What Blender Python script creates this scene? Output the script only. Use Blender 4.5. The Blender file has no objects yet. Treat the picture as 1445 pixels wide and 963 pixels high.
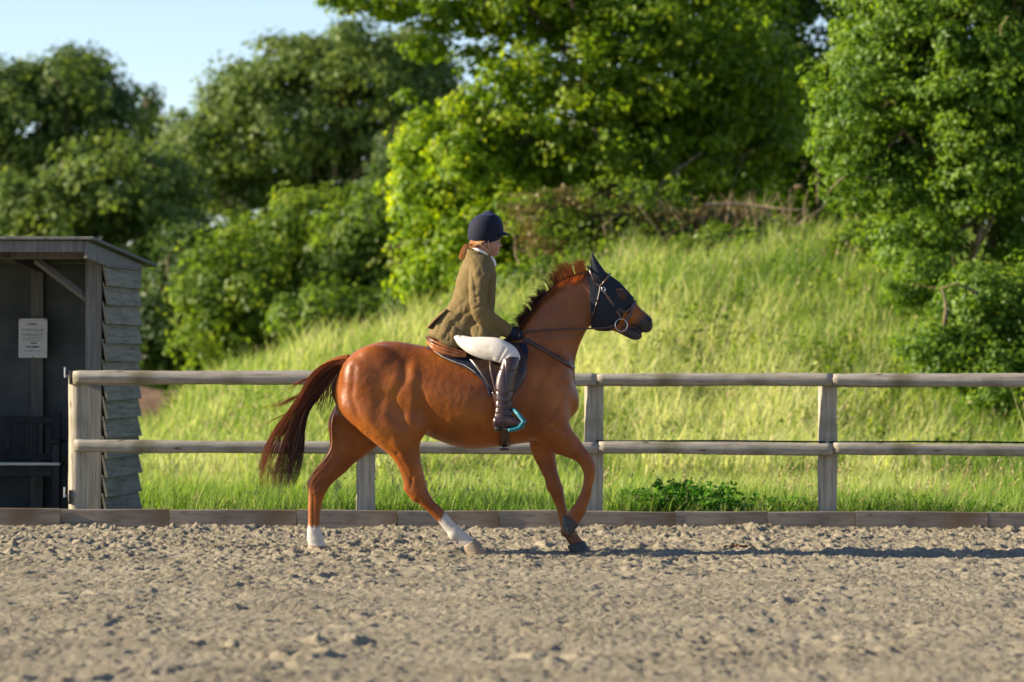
import bpy, math, random
import numpy as np
from mathutils import Vector, Matrix, Euler
from mathutils.bvhtree import BVHTree

rng = np.random.default_rng(7)
random.seed(7)
C = bpy.context.scene.collection
S = bpy.context.scene
PI = math.pi

# ------------------------------------------------------------------ camera, sky, sun, exposure
F = 5418.75          # 135 mm lens, in pixels of the 1445 px wide photograph
CX, HOR, CAMZ, ROLL = 722.5, 500.0, 1.49, 0.0037
cam = bpy.data.cameras.new('camera'); co = bpy.data.objects.new('camera', cam); C.objects.link(co)
cam.lens = 135; cam.sensor_width = 36; cam.shift_y = (HOR - 481.5) / 1445
cam.clip_start = 0.5; cam.clip_end = 3000
co.location = (0, 0, CAMZ); co.rotation_euler = (PI / 2, -ROLL, 0)
cam.dof.use_dof = True; cam.dof.focus_distance = 29.0; cam.dof.aperture_fstop = 2.4
S.camera = co
SUN_EL, SUN_AZ = math.radians(21), math.radians(-92)     # azimuth measured from +Y towards +X
W = bpy.data.worlds.new("World"); S.world = W; W.use_nodes = True
wn = W.node_tree.nodes; wl = W.node_tree.links
sky = wn.new('ShaderNodeTexSky'); sky.sky_type = 'NISHITA'; sky.sun_disc = False
sky.sun_elevation = SUN_EL; sky.sun_rotation = SUN_AZ
sky.air_density = 0.75; sky.dust_density = 0.1; sky.ozone_density = 1.6
cool = wn.new('ShaderNodeMix'); cool.data_type = 'RGBA'; cool.blend_type = 'MULTIPLY'; cool.inputs[0].default_value = 1; cool.inputs[7].default_value = (1.06, .985, 1.0, 1)
wl.new(sky.outputs[0], cool.inputs[6]); wl.new(cool.outputs[2], wn['Background'].inputs[0]); wn['Background'].inputs[1].default_value = 0.082
sl = bpy.data.lights.new('sun', 'SUN'); sl.energy = 5.0; sl.angle = math.radians(0.53); sl.color = (1.0, 0.85, 0.62)
so = bpy.data.objects.new('sun', sl); C.objects.link(so)
sd = Vector((math.sin(SUN_AZ) * math.cos(SUN_EL), math.cos(SUN_AZ) * math.cos(SUN_EL), math.sin(SUN_EL)))
so.rotation_euler = sd.to_track_quat('Z', 'Y').to_euler(); so.location = (-30, 5, 20)
S.view_settings.view_transform = 'Standard'; S.view_settings.look = 'None'
S.view_settings.exposure = 1.34; S.view_settings.gamma = 1
S.cycles.use_denoising = True
S.cycles.max_bounces = 8; S.cycles.transmission_bounces = 4; S.cycles.transparent_max_bounces = 4

def PX(x, y, Y):
    yy = y - ROLL * (x - CX)
    return Vector(((x - CX) / F * Y, Y, CAMZ - (yy - HOR) / F * Y))

# ------------------------------------------------------------------ materials
def mat(name, base, rough=0.7, spec=0.3, **k):
    m = bpy.data.materials.new(name); m.use_nodes = True
    b = m.node_tree.nodes['Principled BSDF']
    b.inputs['Base Color'].default_value = (*base, 1); b.inputs['Roughness'].default_value = rough
    b.inputs['Specular IOR Level'].default_value = spec
    for a, v in k.items(): b.inputs[a.replace('_', ' ')].default_value = v
    return m
def nd(m, t, **k):
    n = m.node_tree.nodes.new(t)
    for a, v in k.items():
        if a in n.inputs: n.inputs[a].default_value = v
        else: setattr(n, a, v)
    return n
def lk(m, a, b): m.node_tree.links.new(a, b)
def ramp(m, fac, stops):
    r = nd(m, 'ShaderNodeValToRGB'); e = r.color_ramp.elements
    while len(e) < len(stops): e.new(0.5)
    for el, (p, c) in zip(e, stops): el.position = p; el.color = (*c, 1)
    lk(m, fac, r.inputs[0]); return r
def bsdf(m): return m.node_tree.nodes['Principled BSDF']
def tex_mat(name, stops, scale=(1, 1, 1), nscale=5, detail=6, rough=0.8, bump=0.3, bdist=0.01, spec=0.2, coords='Object', mottled=None, nrough=0.6, **k):
    m = mat(name, stops[0][1], rough, spec, **k)
    tc = nd(m, 'ShaderNodeTexCoord'); mp = nd(m, 'ShaderNodeMapping'); mp.inputs['Scale'].default_value = scale
    lk(m, tc.outputs[coords], mp.inputs[0])
    n = nd(m, 'ShaderNodeTexNoise'); n.inputs['Scale'].default_value = nscale; n.inputs['Detail'].default_value = detail
    n.inputs['Roughness'].default_value = nrough
    lk(m, mp.outputs[0], n.inputs['Vector'])
    r = ramp(m, n.outputs['Fac'], stops)
    out = r.outputs[0]
    if mottled:
        n2 = nd(m, 'ShaderNodeTexNoise'); n2.inputs['Scale'].default_value = mottled[0]; n2.inputs['Detail'].default_value = 4
        lk(m, tc.outputs[coords], n2.inputs['Vector'])
        r2 = ramp(m, n2.outputs['Fac'], [(mottled[2], (0, 0, 0)), (mottled[3], (1, 1, 1))])
        mx = nd(m, 'ShaderNodeMix', data_type='RGBA'); lk(m, r2.outputs[0], mx.inputs[0]); lk(m, out, mx.inputs[6])
        mx.inputs[7].default_value = (*mottled[1], 1); out = mx.outputs[2]
    lk(m, out, bsdf(m).inputs['Base Color'])
    if bump:
        b = nd(m, 'ShaderNodeBump'); b.inputs['Strength'].default_value = bump; b.inputs['Distance'].default_value = bdist
        lk(m, n.outputs['Fac'], b.inputs['Height']); lk(m, b.outputs[0], bsdf(m).inputs['Normal'])
    return m

def leaf_mat(name, dark, mid, light, trans=0.45, transcol=None, rough=0.45, spec=0.25):
    """two-sided foliage: diffuse + translucency, leaf-to-leaf colour from the 'tint' attribute"""
    m = mat(name, mid, rough, spec)
    at = nd(m, 'ShaderNodeAttribute', attribute_name='tint')
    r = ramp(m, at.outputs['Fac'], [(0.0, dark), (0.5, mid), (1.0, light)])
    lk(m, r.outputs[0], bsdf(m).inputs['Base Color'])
    t = nd(m, 'ShaderNodeBsdfTranslucent')
    mul = nd(m, 'ShaderNodeMix', data_type='RGBA', blend_type='MULTIPLY'); mul.inputs[0].default_value = 1
    lk(m, r.outputs[0], mul.inputs[6]); mul.inputs[7].default_value = (*(transcol or (1.9, 1.6, 0.5)), 1)
    lk(m, mul.outputs[2], t.inputs[0])
    mx = nd(m, 'ShaderNodeMixShader'); mx.inputs[0].default_value = trans
    lk(m, bsdf(m).outputs[0], mx.inputs[1]); lk(m, t.outputs[0], mx.inputs[2])
    lk(m, mx.outputs[0], m.node_tree.nodes['Material Output'].inputs[0])
    return m

M = {}
M['rail'] = tex_mat('weathered_rail_wood', [(0.28, (.10, .085, .065)), (0.4, (.26, .235, .195)), (0.6, (.35, .32, .27)), (0.8, (.46, .43, .37))], (0.5, 11, 11), 4, 9, 0.8, 0.8, 0.010, mottled=(2.6, (.13, .12, .065), 0.52, 0.75))
def knots(m, sc, dark=(.05, .035, .025)):
    tc = nd(m, 'ShaderNodeTexCoord'); mp = nd(m, 'ShaderNodeMapping'); mp.inputs['Scale'].default_value = sc; lk(m, tc.outputs['Object'], mp.inputs[0])
    v = nd(m, 'ShaderNodeTexVoronoi', Scale=1.0); v.inputs['Randomness'].default_value = 1; lk(m, mp.outputs[0], v.inputs['Vector'])
    r = ramp(m, v.outputs['Distance'], [(.04, (.9, .9, .9)), (.09, (.3, .3, .3)), (.14, (0, 0, 0))]); c = bsdf(m).inputs['Base Color']; src = c.links[0].from_socket
    mx = nd(m, 'ShaderNodeMix', data_type='RGBA'); lk(m, r.outputs[0], mx.inputs[0]); lk(m, src, mx.inputs[6]); mx.inputs[7].default_value = (*dark, 1); lk(m, mx.outputs[2], c)
M['post'] = tex_mat('weathered_post_wood', [(0.28, (.11, .09, .065)), (0.4, (.29, .255, .20)), (0.6, (.39, .35, .28)), (0.8, (.50, .46, .38))], (11, 11, 0.5), 4, 9, 0.8, 0.8, 0.010, mottled=(2.6, (.14, .13, .07), 0.5, 0.75))
M['board'] = tex_mat('kickboard_wood', [(0.25, (.07, .058, .048)), (0.45, (.21, .175, .145)), (0.85, (.33, .285, .24))], (0.8, 6, 10), 4, 8, 0.85, 0.5, 0.008, mottled=(1.7, (.15, .105, .07), 0.5, 0.7))
knots(M['rail'], (2.6, 9, 9)); knots(M['post'], (9, 9, 2.6)); knots(M['board'], (2.2, 6, 9), (.03, .022, .018))
M['endgrain'] = tex_mat('cut_end_wood', [(0.3, (.42, .33, .2)), (0.7, (.6, .5, .34))], (1, 1, 1), 30, 4, 0.8, 0.2)
M['slat'] = tex_mat('weatherboard', [(0.3, (.08, .07, .055)), (0.5, (.19, .172, .135)), (0.85, (.28, .255, .205))], (10, 0.5, 10), 4, 8, 0.85, 0.3, 0.004, mottled=(2.5, (.13, .135, .10), 0.5, 0.75))
M['shed_post'] = tex_mat('shelter_timber', [(0.2, (.07, .07, .07)), (0.5, (.14, .135, .13)), (0.85, (.21, .2, .19))], (9, 9, 0.6), 4, 8, 0.8, 0.5, 0.008)
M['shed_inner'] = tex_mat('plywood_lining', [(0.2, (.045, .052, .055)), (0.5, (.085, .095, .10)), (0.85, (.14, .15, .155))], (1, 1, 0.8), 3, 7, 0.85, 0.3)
M['roof_felt'] = tex_mat('roofing_felt', [(0.3, (.07, .075, .075)), (0.7, (.15, .155, .15))], (1, 1, 1), 25, 5, 0.9, 0.6)
M['bench'] = tex_mat('bench_stain', [(0.3, (.012, .014, .02)), (0.7, (.03, .032, .04))], (1, 1, 1), 12, 4, 0.6, 0.2)
M['bench_slat_lit'] = tex_mat('bench_seat_lit', [(0.3, (.30, .33, .36)), (0.7, (.55, .57, .58))], (1, 6, 6), 12, 4, 0.6, 0.2)  # pale colour paints the light on the front seat slat
M['iron'] = mat('galvanised_iron', (.35, .36, .38), 0.45, 0.5, Metallic=0.8)
M['rust'] = tex_mat('black_iron', [(0.3, (.02, .02, .025)), (0.7, (.07, .06, .06))], (1, 1, 1), 30, 4, 0.6, 0.3)
M['paper'] = tex_mat('notice_paper', [(0.3, (.62, .63, .66)), (0.7, (.75, .75, .77))], (1, 1, 1), 4, 3, 0.8, 0.0)
M['ink'] = mat('ink', (.05, .05, .06), 0.8)
M['wire'] = mat('black_wire', (.012, .012, .015), 0.5)
M['bark'] = tex_mat('bark', [(0.2, (.05, .038, .028)), (0.5, (.13, .10, .07)), (0.8, (.24, .19, .13))], (4, 4, 1), 4, 7, 0.9, 0.8, 0.03)
M['bark_pale'] = tex_mat('pale_bark', [(0.2, (.16, .11, .075)), (0.5, (.30, .22, .15)), (0.8, (.46, .35, .24))], (4, 4, 1), 4, 7, 0.9, 0.6, 0.03)
M['bark_mid'] = tex_mat('mid_bark', [(0.2, (.09, .065, .045)), (0.5, (.19, .14, .09)), (0.8, (.30, .23, .15))], (4, 4, 1), 4, 7, 0.9, 0.6, 0.03)
M['leaf_oak'] = leaf_mat('sycamore_leaf', (.022, .055, .005), (.105, .19, .012), (.33, .40, .022), 0.52, (1.6, 1.6, .5))
M['leaf_right'] = leaf_mat('hawthorn_leaf', (.022, .060, .008), (.088, .175, .020), (.22, .33, .035), 0.5, (1.6, 1.5, .6))
M['leaf_far'] = leaf_mat('far_leaf', (.040, .078, .022), (.095, .155, .036), (.21, .27, .055), 0.45, (1.3, 1.3, .7))
M['leaf_bush'] = leaf_mat('bush_leaf', (.038, .080, .012), (.125, .20, .026), (.29, .35, .045), 0.5, (1.5, 1.55, .6))
M['leaf_bright'] = leaf_mat('bright_leaf', (.06, .13, .008), (.16, .28, .014), (.32, .42, .02), 0.55)
M['leaf_dry'] = leaf_mat('dry_leaf', (.07, .06, .02), (.16, .14, .05), (.30, .23, .11), 0.3, (1.2, 1.1, .7))
M['grass'] = leaf_mat('grass_blade', (.06, .145, .016), (.205, .285, .048), (.61, .58, .33), 0.5, (1.35, 1.45, .65), 0.6)
M['weed'] = leaf_mat('nettle_leaf', (.03, .10, .014), (.075, .20, .024), (.15, .30, .035), 0.48, (1.4, 1.6, .5))
M['seed'] = leaf_mat('seed_head', (.22, .14, .09), (.38, .27, .16), (.55, .46, .26), 0.3, (1.1, 1.1, .9), 0.8)

# ------------------------------------------------------------------ object helpers
def tag(o, label=None, cat=None, group=None, kind=None):
    if label: o['label'] = label
    if cat: o['category'] = cat
    if group: o['group'] = group
    if kind: o['kind'] = kind
    return o
def empty(name, loc=(0, 0, 0), rz=0):
    o = bpy.data.objects.new(name, None); C.objects.link(o); o.location = loc; o.rotation_euler = (0, 0, rz)
    o.empty_display_size = 0.2
    return o
def link(name, me, parent=None, origin=None, local=False):
    """mesh in world coordinates -> object whose origin is `origin` (or the parent's)"""
    o = bpy.data.objects.new(name, me); C.objects.link(o)
    if local:
        if origin is not None: o.location = origin
    else:
        org = Vector(origin) if origin is not None else (Vector(parent_world(parent)) if parent else None)
        if org is None:
            n = len(me.vertices); a = np.empty(n * 3, 'f'); me.vertices.foreach_get('co', a); a = a.reshape(-1, 3)
            org = Vector((float((a[:, 0].min() + a[:, 0].max()) / 2), float((a[:, 1].min() + a[:, 1].max()) / 2), float(a[:, 2].min())))
        me.transform(Matrix.Translation(-org))
        o.location = org - (Vector(parent_world(parent)) if parent else Vector((0, 0, 0)))
    if parent: o.parent = parent
    return o
def parent_world(p):
    v = Vector((0, 0, 0))
    while p: v = v + p.location; p = p.parent
    return v
def npmesh(name, V, Fc, mats, smooth=False, tint=None, midx=None):
    """V (n,3), Fc (m,k) uniform polygons"""
    V = np.asarray(V, 'f'); Fc = np.asarray(Fc, 'i'); k = Fc.shape[1]; n = len(Fc)
    me = bpy.data.meshes.new(name)
    me.vertices.add(len(V)); me.vertices.foreach_set('co', V.ravel())
    me.loops.add(n * k); me.loops.foreach_set('vertex_index', Fc.ravel())
    me.polygons.add(n); me.polygons.foreach_set('loop_start', np.arange(0, n * k, k, dtype='i'))
    me.polygons.foreach_set('loop_total', np.full(n, k, 'i'))
    if smooth: me.polygons.foreach_set('use_smooth', np.ones(n, bool))
    if midx is not None: me.polygons.foreach_set('material_index', np.asarray(midx, 'i'))
    me.update(calc_edges=True)
    for m in (mats if isinstance(mats, (list, tuple)) else [mats]): me.materials.append(m)
    if tint is not None:
        a = me.attributes.new('tint', 'FLOAT', 'POINT'); a.data.foreach_set('value', np.asarray(tint, 'f'))
    return me

class MB:
    def __init__(s): s.v = []; s.f = []; s.m = []; s.mi = 0
    def add(s, V, Fs):
        n = len(s.v); s.v += [tuple(p) for p in V]; s.f += [[i + n for i in f] for f in Fs]; s.m += [s.mi] * len(Fs)
    def box(s, a, b, rot=None, bev=0.0):
        (x0, y0, z0), (x1, y1, z1) = a, b
        if bev:
            c = Vector(((x0 + x1) / 2, (y0 + y1) / 2, (z0 + z1) / 2)); h = Vector((abs(x1 - x0) / 2, abs(y1 - y0) / 2, abs(z1 - z0) / 2))
            import bmesh
            bm = bmesh.new(); bmesh.ops.create_cube(bm, size=2)
            for v in bm.verts: v.co = Vector((v.co.x * h.x, v.co.y * h.y, v.co.z * h.z))
            bmesh.ops.bevel(bm, geom=bm.edges[:], offset=min(bev, min(h) * .9), segments=1, affect='EDGES')
            V = [c + v.co for v in bm.verts]; bm.verts.index_update(); Fs = [[v.index for v in f.verts] for f in bm.faces]; bm.free()
        else:
            V = [Vector(p) for p in ((x0, y0, z0), (x1, y0, z0), (x1, y1, z0), (x0, y1, z0), (x0, y0, z1), (x1, y0, z1), (x1, y1, z1), (x0, y1, z1))]
            Fs = [(0, 3, 2, 1), (4, 5, 6, 7), (0, 1, 5, 4), (1, 2, 6, 5), (2, 3, 7, 6), (3, 0, 4, 7)]
        if rot is not None: V = [rot @ v for v in V]
        s.add(V, Fs)
    def tube(s, pts, radii, n=8, cap=True, flat=1.0, up=None):
        pts = [Vector(p) for p in pts]; k = len(pts); V = []
        if not hasattr(radii, '__len__'): radii = [radii] * k
        ref = Vector(up) if up is not None else None
        for i, p in enumerate(pts):
            t = (pts[min(i + 1, k - 1)] - pts[max(i - 1, 0)]).normalized()
            if ref is None: ref = Vector((0, 0, 1)) if abs(t.z) < .9 else Vector((1, 0, 0))
            a = t.cross(ref).normalized(); b = a.cross(t).normalized()
            if up is None: ref = b
            for j in range(n):
                q = 2 * PI * j / n
                V.append(p + (a * math.cos(q) * flat + b * math.sin(q)) * radii[i])
        Fs = [(i * n + j, i * n + (j + 1) % n, (i + 1) * n + (j + 1) % n, (i + 1) * n + j) for i in range(k - 1) for j in range(n)]
        if cap: Fs += [tuple(range(n))[::-1], tuple((k - 1) * n + j for j in range(n))]
        s.add(V, Fs)
    def mesh(s, name, mats, smooth=False, angle=None):
        me = bpy.data.meshes.new(name); me.from_pydata(s.v, [], s.f)
        for m in (mats if isinstance(mats, (list, tuple)) else [mats]): me.materials.append(m)
        me.polygons.foreach_set('material_index', s.m)
        if smooth: me.polygons.foreach_set('use_smooth', [True] * len(s.f))
        me.update(); return me
    def build(s, name, mats, parent=None, smooth=False, origin=None, local=False):
        return link(name, s.mesh(name, mats, smooth), parent, origin, local)

# ------------------------------------------------------------------ numpy noise
def vnoise(x, y, seed=0):
    xi = np.floor(x).astype(np.int64); yi = np.floor(y).astype(np.int64); fx = x - xi; fy = y - yi
    fx = fx * fx * (3 - 2 * fx); fy = fy * fy * (3 - 2 * fy)
    def h(a, b):
        v = (a * 374761393 + b * 668265263 + seed * 974711) & 0xffffffff
        v = ((v ^ (v >> 13)) * 1274126177) & 0xffffffff
        v = (v ^ (v >> 16)) & 0xffff
        return v / 65535.0
    return (h(xi, yi) * (1 - fx) + h(xi + 1, yi) * fx) * (1 - fy) + (h(xi, yi + 1) * (1 - fx) + h(xi + 1, yi + 1) * fx) * fy
def fbm(x, y, o=4, seed=0):
    s = 0; a = .5
    for i in range(o): s = s + a * vnoise(x * 2 ** i + 17.3 * i, y * 2 ** i + 9.1 * i, seed + i); a *= .5
    return s / (1 - .5 ** o)

# ================================================================== SETTING
# ---- riding arena: clumpy sand surface with real relief
def graded(lo, dlo, dhi, hi, step, grow=1.25):
    mid = np.arange(dlo, dhi + step * .5, step)
    up = []; s = step; p = mid[-1]
    while p < hi: s *= grow; p = min(p + s, hi); up.append(p)
    dn = []; s = step; p = mid[0]
    while p > lo: s *= grow; p = max(p - s, lo); dn.append(p)
    return np.concatenate([np.array(dn[::-1]), mid, np.array(up)])
def arena():
    xs = graded(-60, -5.2, 5.2, 60, 0.0155); ys = graded(-30, 15.4, 32.9, 32.935, 0.036)
    X, Y = np.meshgrid(xs, ys)
    dens = ((X > -5.6) & (X < 5.6) & (Y > 14)).astype(float)
    wx = X * 1.18 + .05 * vnoise(X * 9, Y * 9, 91); wy = Y + .05 * vnoise(X * 9 + 40, Y * 9, 92)
    big = fbm(X * 1.3, Y * 1.3, 3, 1)
    n1 = 1 - np.abs(fbm(wx * 9, wy * 6.5, 3, 5) * 2 - 1) * 1.6            # lumps 6-12 cm
    n2 = fbm(wx * 24, wy * 17, 2, 11); n3 = vnoise(wx * 52, wy * 26, 21); n4 = rng.random(X.shape); n5 = vnoise(wx * 7, wy * 3, 23)
    lump = np.clip(fbm(wx * 6.5, wy * 4.2, 2, 31) - .52, 0, 1) * 2.2
    pit = np.clip(vnoise(wx * 5.5, wy * 2.6, 61) - .70, 0, 1) * 3 * np.clip((30 - Y) / 4, .2, 1)
    churn = 0.6 + 0.45 * np.clip((Y - 26.5) / 5, 0, 1) + .4 * (big - .5)     # rougher track by the fence
    Z = (big - .5) * .03 + churn * ((n1 - .5) * .003 + (n2 - .5) * .024 + (n3 - .5) * .021 + (n4 - .5) * .023 * (.4 + 1.1 * n5) + (fbm(wx * 2.6, wy * 1.5, 2, 67) - .5) * .035 + lump * .022 * np.clip((Y - 22) / 6, .45, 1) - pit * .035) * dens
    # worn hoof line where the horse travels, and sand banked up against the boards
    Z -= .028 * np.exp(-((Y - 28.7 + .25 * (fbm(X * .7, Y * 0, 2, 3) - .5)) / .22) ** 2) * (0.4 + vnoise(X * 4, Y * 2, 8)) * dens
    bank = np.exp(-((32.95 - Y) / .35) ** 2) * np.clip(fbm(X * .9, Y * 0 + 3, 3, 77) * 1.7 - .55, 0, 1)
    for _ in range(420):          # hoof prints: shallow bowls with a pushed-up rim, thickest along the track by the fence
        hx = rng.uniform(-5.4, 5.4); hy = rng.normal(29.4, 1.6) if rng.random() < .6 else rng.uniform(16, 32.5); hy = min(hy, 32.6); r = rng.uniform(.06, .09)
        i0, i1 = np.searchsorted(ys, [hy - .3, hy + .3]); j0, j1 = np.searchsorted(xs, [hx - .3, hx + .3]); dd = np.hypot(X[i0:i1, j0:j1] - hx, (Y[i0:i1, j0:j1] - hy) * .9) / r
        Z[i0:i1, j0:j1] += -.030 * np.exp(-dd ** 4) * rng.uniform(.6, 1.2) + .016 * np.exp(-((dd - 1.45) / .4) ** 2)
    Z += bank * .05 * (Y < 33)
    Z -= .01
    ny, nx = X.shape; idx = np.arange(ny * nx).reshape(ny, nx)
    Fc = np.stack([idx[:-1, :-1], idx[:-1, 1:], idx[1:, 1:], idx[1:, :-1]], -1).reshape(-1, 4)
    m = mat('arena_sand', (.4, .33, .25), 0.95, 0.1); M['sand'] = m
    tc = nd(m, 'ShaderNodeTexCoord')
    a = nd(m, 'ShaderNodeTexNoise', Scale=60.0, Detail=8.0, Roughness=.75); lk(m, tc.outputs['Object'], a.inputs['Vector'])
    b = nd(m, 'ShaderNodeTexNoise', Scale=1.3, Detail=4.0); lk(m, tc.outputs['Object'], b.inputs['Vector'])
    r = ramp(m, a.outputs['Fac'], [(0.30, (.10, .092, .076)), (0.43, (.265, .235, .175)), (0.56, (.385, .345, .262)), (0.70, (.57, .525, .42))])
    r2 = ramp(m, b.outputs['Fac'], [(0.35, (.80, .78, .74)), (0.62, (1.03, 1.01, .98))])
    mx = nd(m, 'ShaderNodeMix', data_type='RGBA', blend_type='MULTIPLY'); mx.inputs[0].default_value = 1
    lk(m, r.outputs[0], mx.inputs[6]); lk(m, r2.outputs[0], mx.inputs[7])
    # shredded carpet fibre and rubber flecks in the sand
    v = nd(m, 'ShaderNodeTexVoronoi', Scale=36.0); lk(m, tc.outputs['Object'], v.inputs['Vector'])
    rv = ramp(m, v.outputs['Color'], [(0.06, (1, 1, 1)), (0.09, (0, 0, 0))])
    m2 = nd(m, 'ShaderNodeMix', data_type='RGBA'); lk(m, rv.outputs[0], m2.inputs[0]); lk(m, mx.outputs[2], m2.inputs[6]); m2.inputs[7].default_value = (.10, .095, .09, 1)
    lk(m, m2.outputs[2], bsdf(m).inputs['Base Color'])
    bp = nd(m, 'ShaderNodeBump', Strength=1.0, Distance=.018); lk(m, a.outputs['Fac'], bp.inputs['Height']); lk(m, bp.outputs[0], bsdf(m).inputs['Normal'])
    me = npmesh('arena', np.stack([X, Y, Z], -1).reshape(-1, 3), Fc, m, smooth=True)
    o = bpy.data.objects.new('sand_arena', me); C.objects.link(o); tag(o, kind='structure')
arena()

# ---- meadow and bank, one sheet to the horizon
HX = np.array([-60, -7, -5.9, -5.5, -5.0, -3.8, -1.9, 0, 2.1, 6.2, 15, 60.])
HZ = np.array([0, 0, .1, .45, .85, 1.3, 1.62, 2.15, 2.85, 3.2, 3.5, 3.5])
def ground(X, Y):
    X = np.asarray(X, float); Y = np.asarray(Y, float)
    h = np.interp(X * 64 / np.clip(Y, 50, 80), HX, HZ)
    t = np.clip((Y - 45) / 20, 0, 1); t = t * t * (3 - 2 * t)
    far = np.clip(1 - (Y - 120) / 80, 0, 1)
    return h * t * far + (fbm(X * .35, Y * .35, 3, 50) - .5) * .16 * np.clip((Y - 36) / 6, 0, 1) + .05 * np.clip(1 - abs(Y - 33.4), 0, 1) * 0 - .02
def meadow():
    xs = graded(-900, -11, 13, 900, .3, 1.2); ys = graded(32.965, 33.2, 80, 1500, .3, 1.2)
    X, Y = np.meshgrid(xs, ys); Z = ground(X, Y)
    ny, nx = X.shape; idx = np.arange(ny * nx).reshape(ny, nx)
    Fc = np.stack([idx[:-1, :-1], idx[:-1, 1:], idx[1:, 1:], idx[1:, :-1]], -1).reshape(-1, 4)
    m = tex_mat('meadow_turf', [(0.25, (.07, .10, .022)), (0.5, (.16, .19, .045)), (0.78, (.34, .32, .14))], (1, 1, 1), 1.6, 10, 0.95, 0.6, 0.06, 0.05, nrough=.7)
    o = bpy.data.objects.new('meadow_ground', npmesh('meadow', np.stack([X, Y, Z], -1).reshape(-1, 3), Fc, m, smooth=True)); C.objects.link(o)
    tag(o, kind='structure')
meadow()

# ---- grass
def blades(P, H, Wd, tint, lean=0.6, segs=2, wind=(0.15, 0)):
    """tapered bent blades; P (n,3) roots"""
    n = len(P); a = rng.uniform(0, 2 * PI, n); b = a + rng.normal(0, 1.2, n)
    d = np.stack([np.cos(a), np.sin(a), np.zeros(n)], -1) * (rng.uniform(.1, 1, n) * lean)[:, None] + np.array([wind[0], wind[1], 0])
    s = np.stack([np.cos(b), np.sin(b), np.zeros(n)], -1)
    rows = []
    for i in range(segs + 1):
        t = i / segs
        c = P + np.array([0, 0, 1.]) * (H * t * (1 - .12 * t))[:, None] + d * (H * t * t)[:, None]
        w = (Wd * (1 - t) ** .7 * .5)[:, None]
        if i < segs: rows += [c - s * w, c + s * w]
        else: rows += [c]
    V = np.stack(rows, 1).reshape(-1, 3); k = 2 * segs + 1
    base = np.arange(n) * k; T = []
    for i in range(segs - 1):
        T += [np.stack([base + 2 * i, base + 2 * i + 1, base + 2 * i + 3], -1), np.stack([base + 2 * i, base + 2 * i + 3, base + 2 * i + 2], -1)]
    i = segs - 1; T += [np.stack([base + 2 * i, base + 2 * i + 1, base + 2 * i + 2], -1)]
    return V, np.concatenate(T), np.repeat(tint, k)
def straw(X, Y):            # how dry the sward is at a place: patches of bleached and of green grass
    return np.clip((fbm(X * .32, Y * .2, 3, 63) - .36) * 3.2 + .6 * np.exp(-((X - 2.2) / 2.2) ** 2 - ((Y - 52) / 6) ** 2), 0, 1) * (1 - .6 * np.clip((X - 5) / 2, 0, 1))
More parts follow.
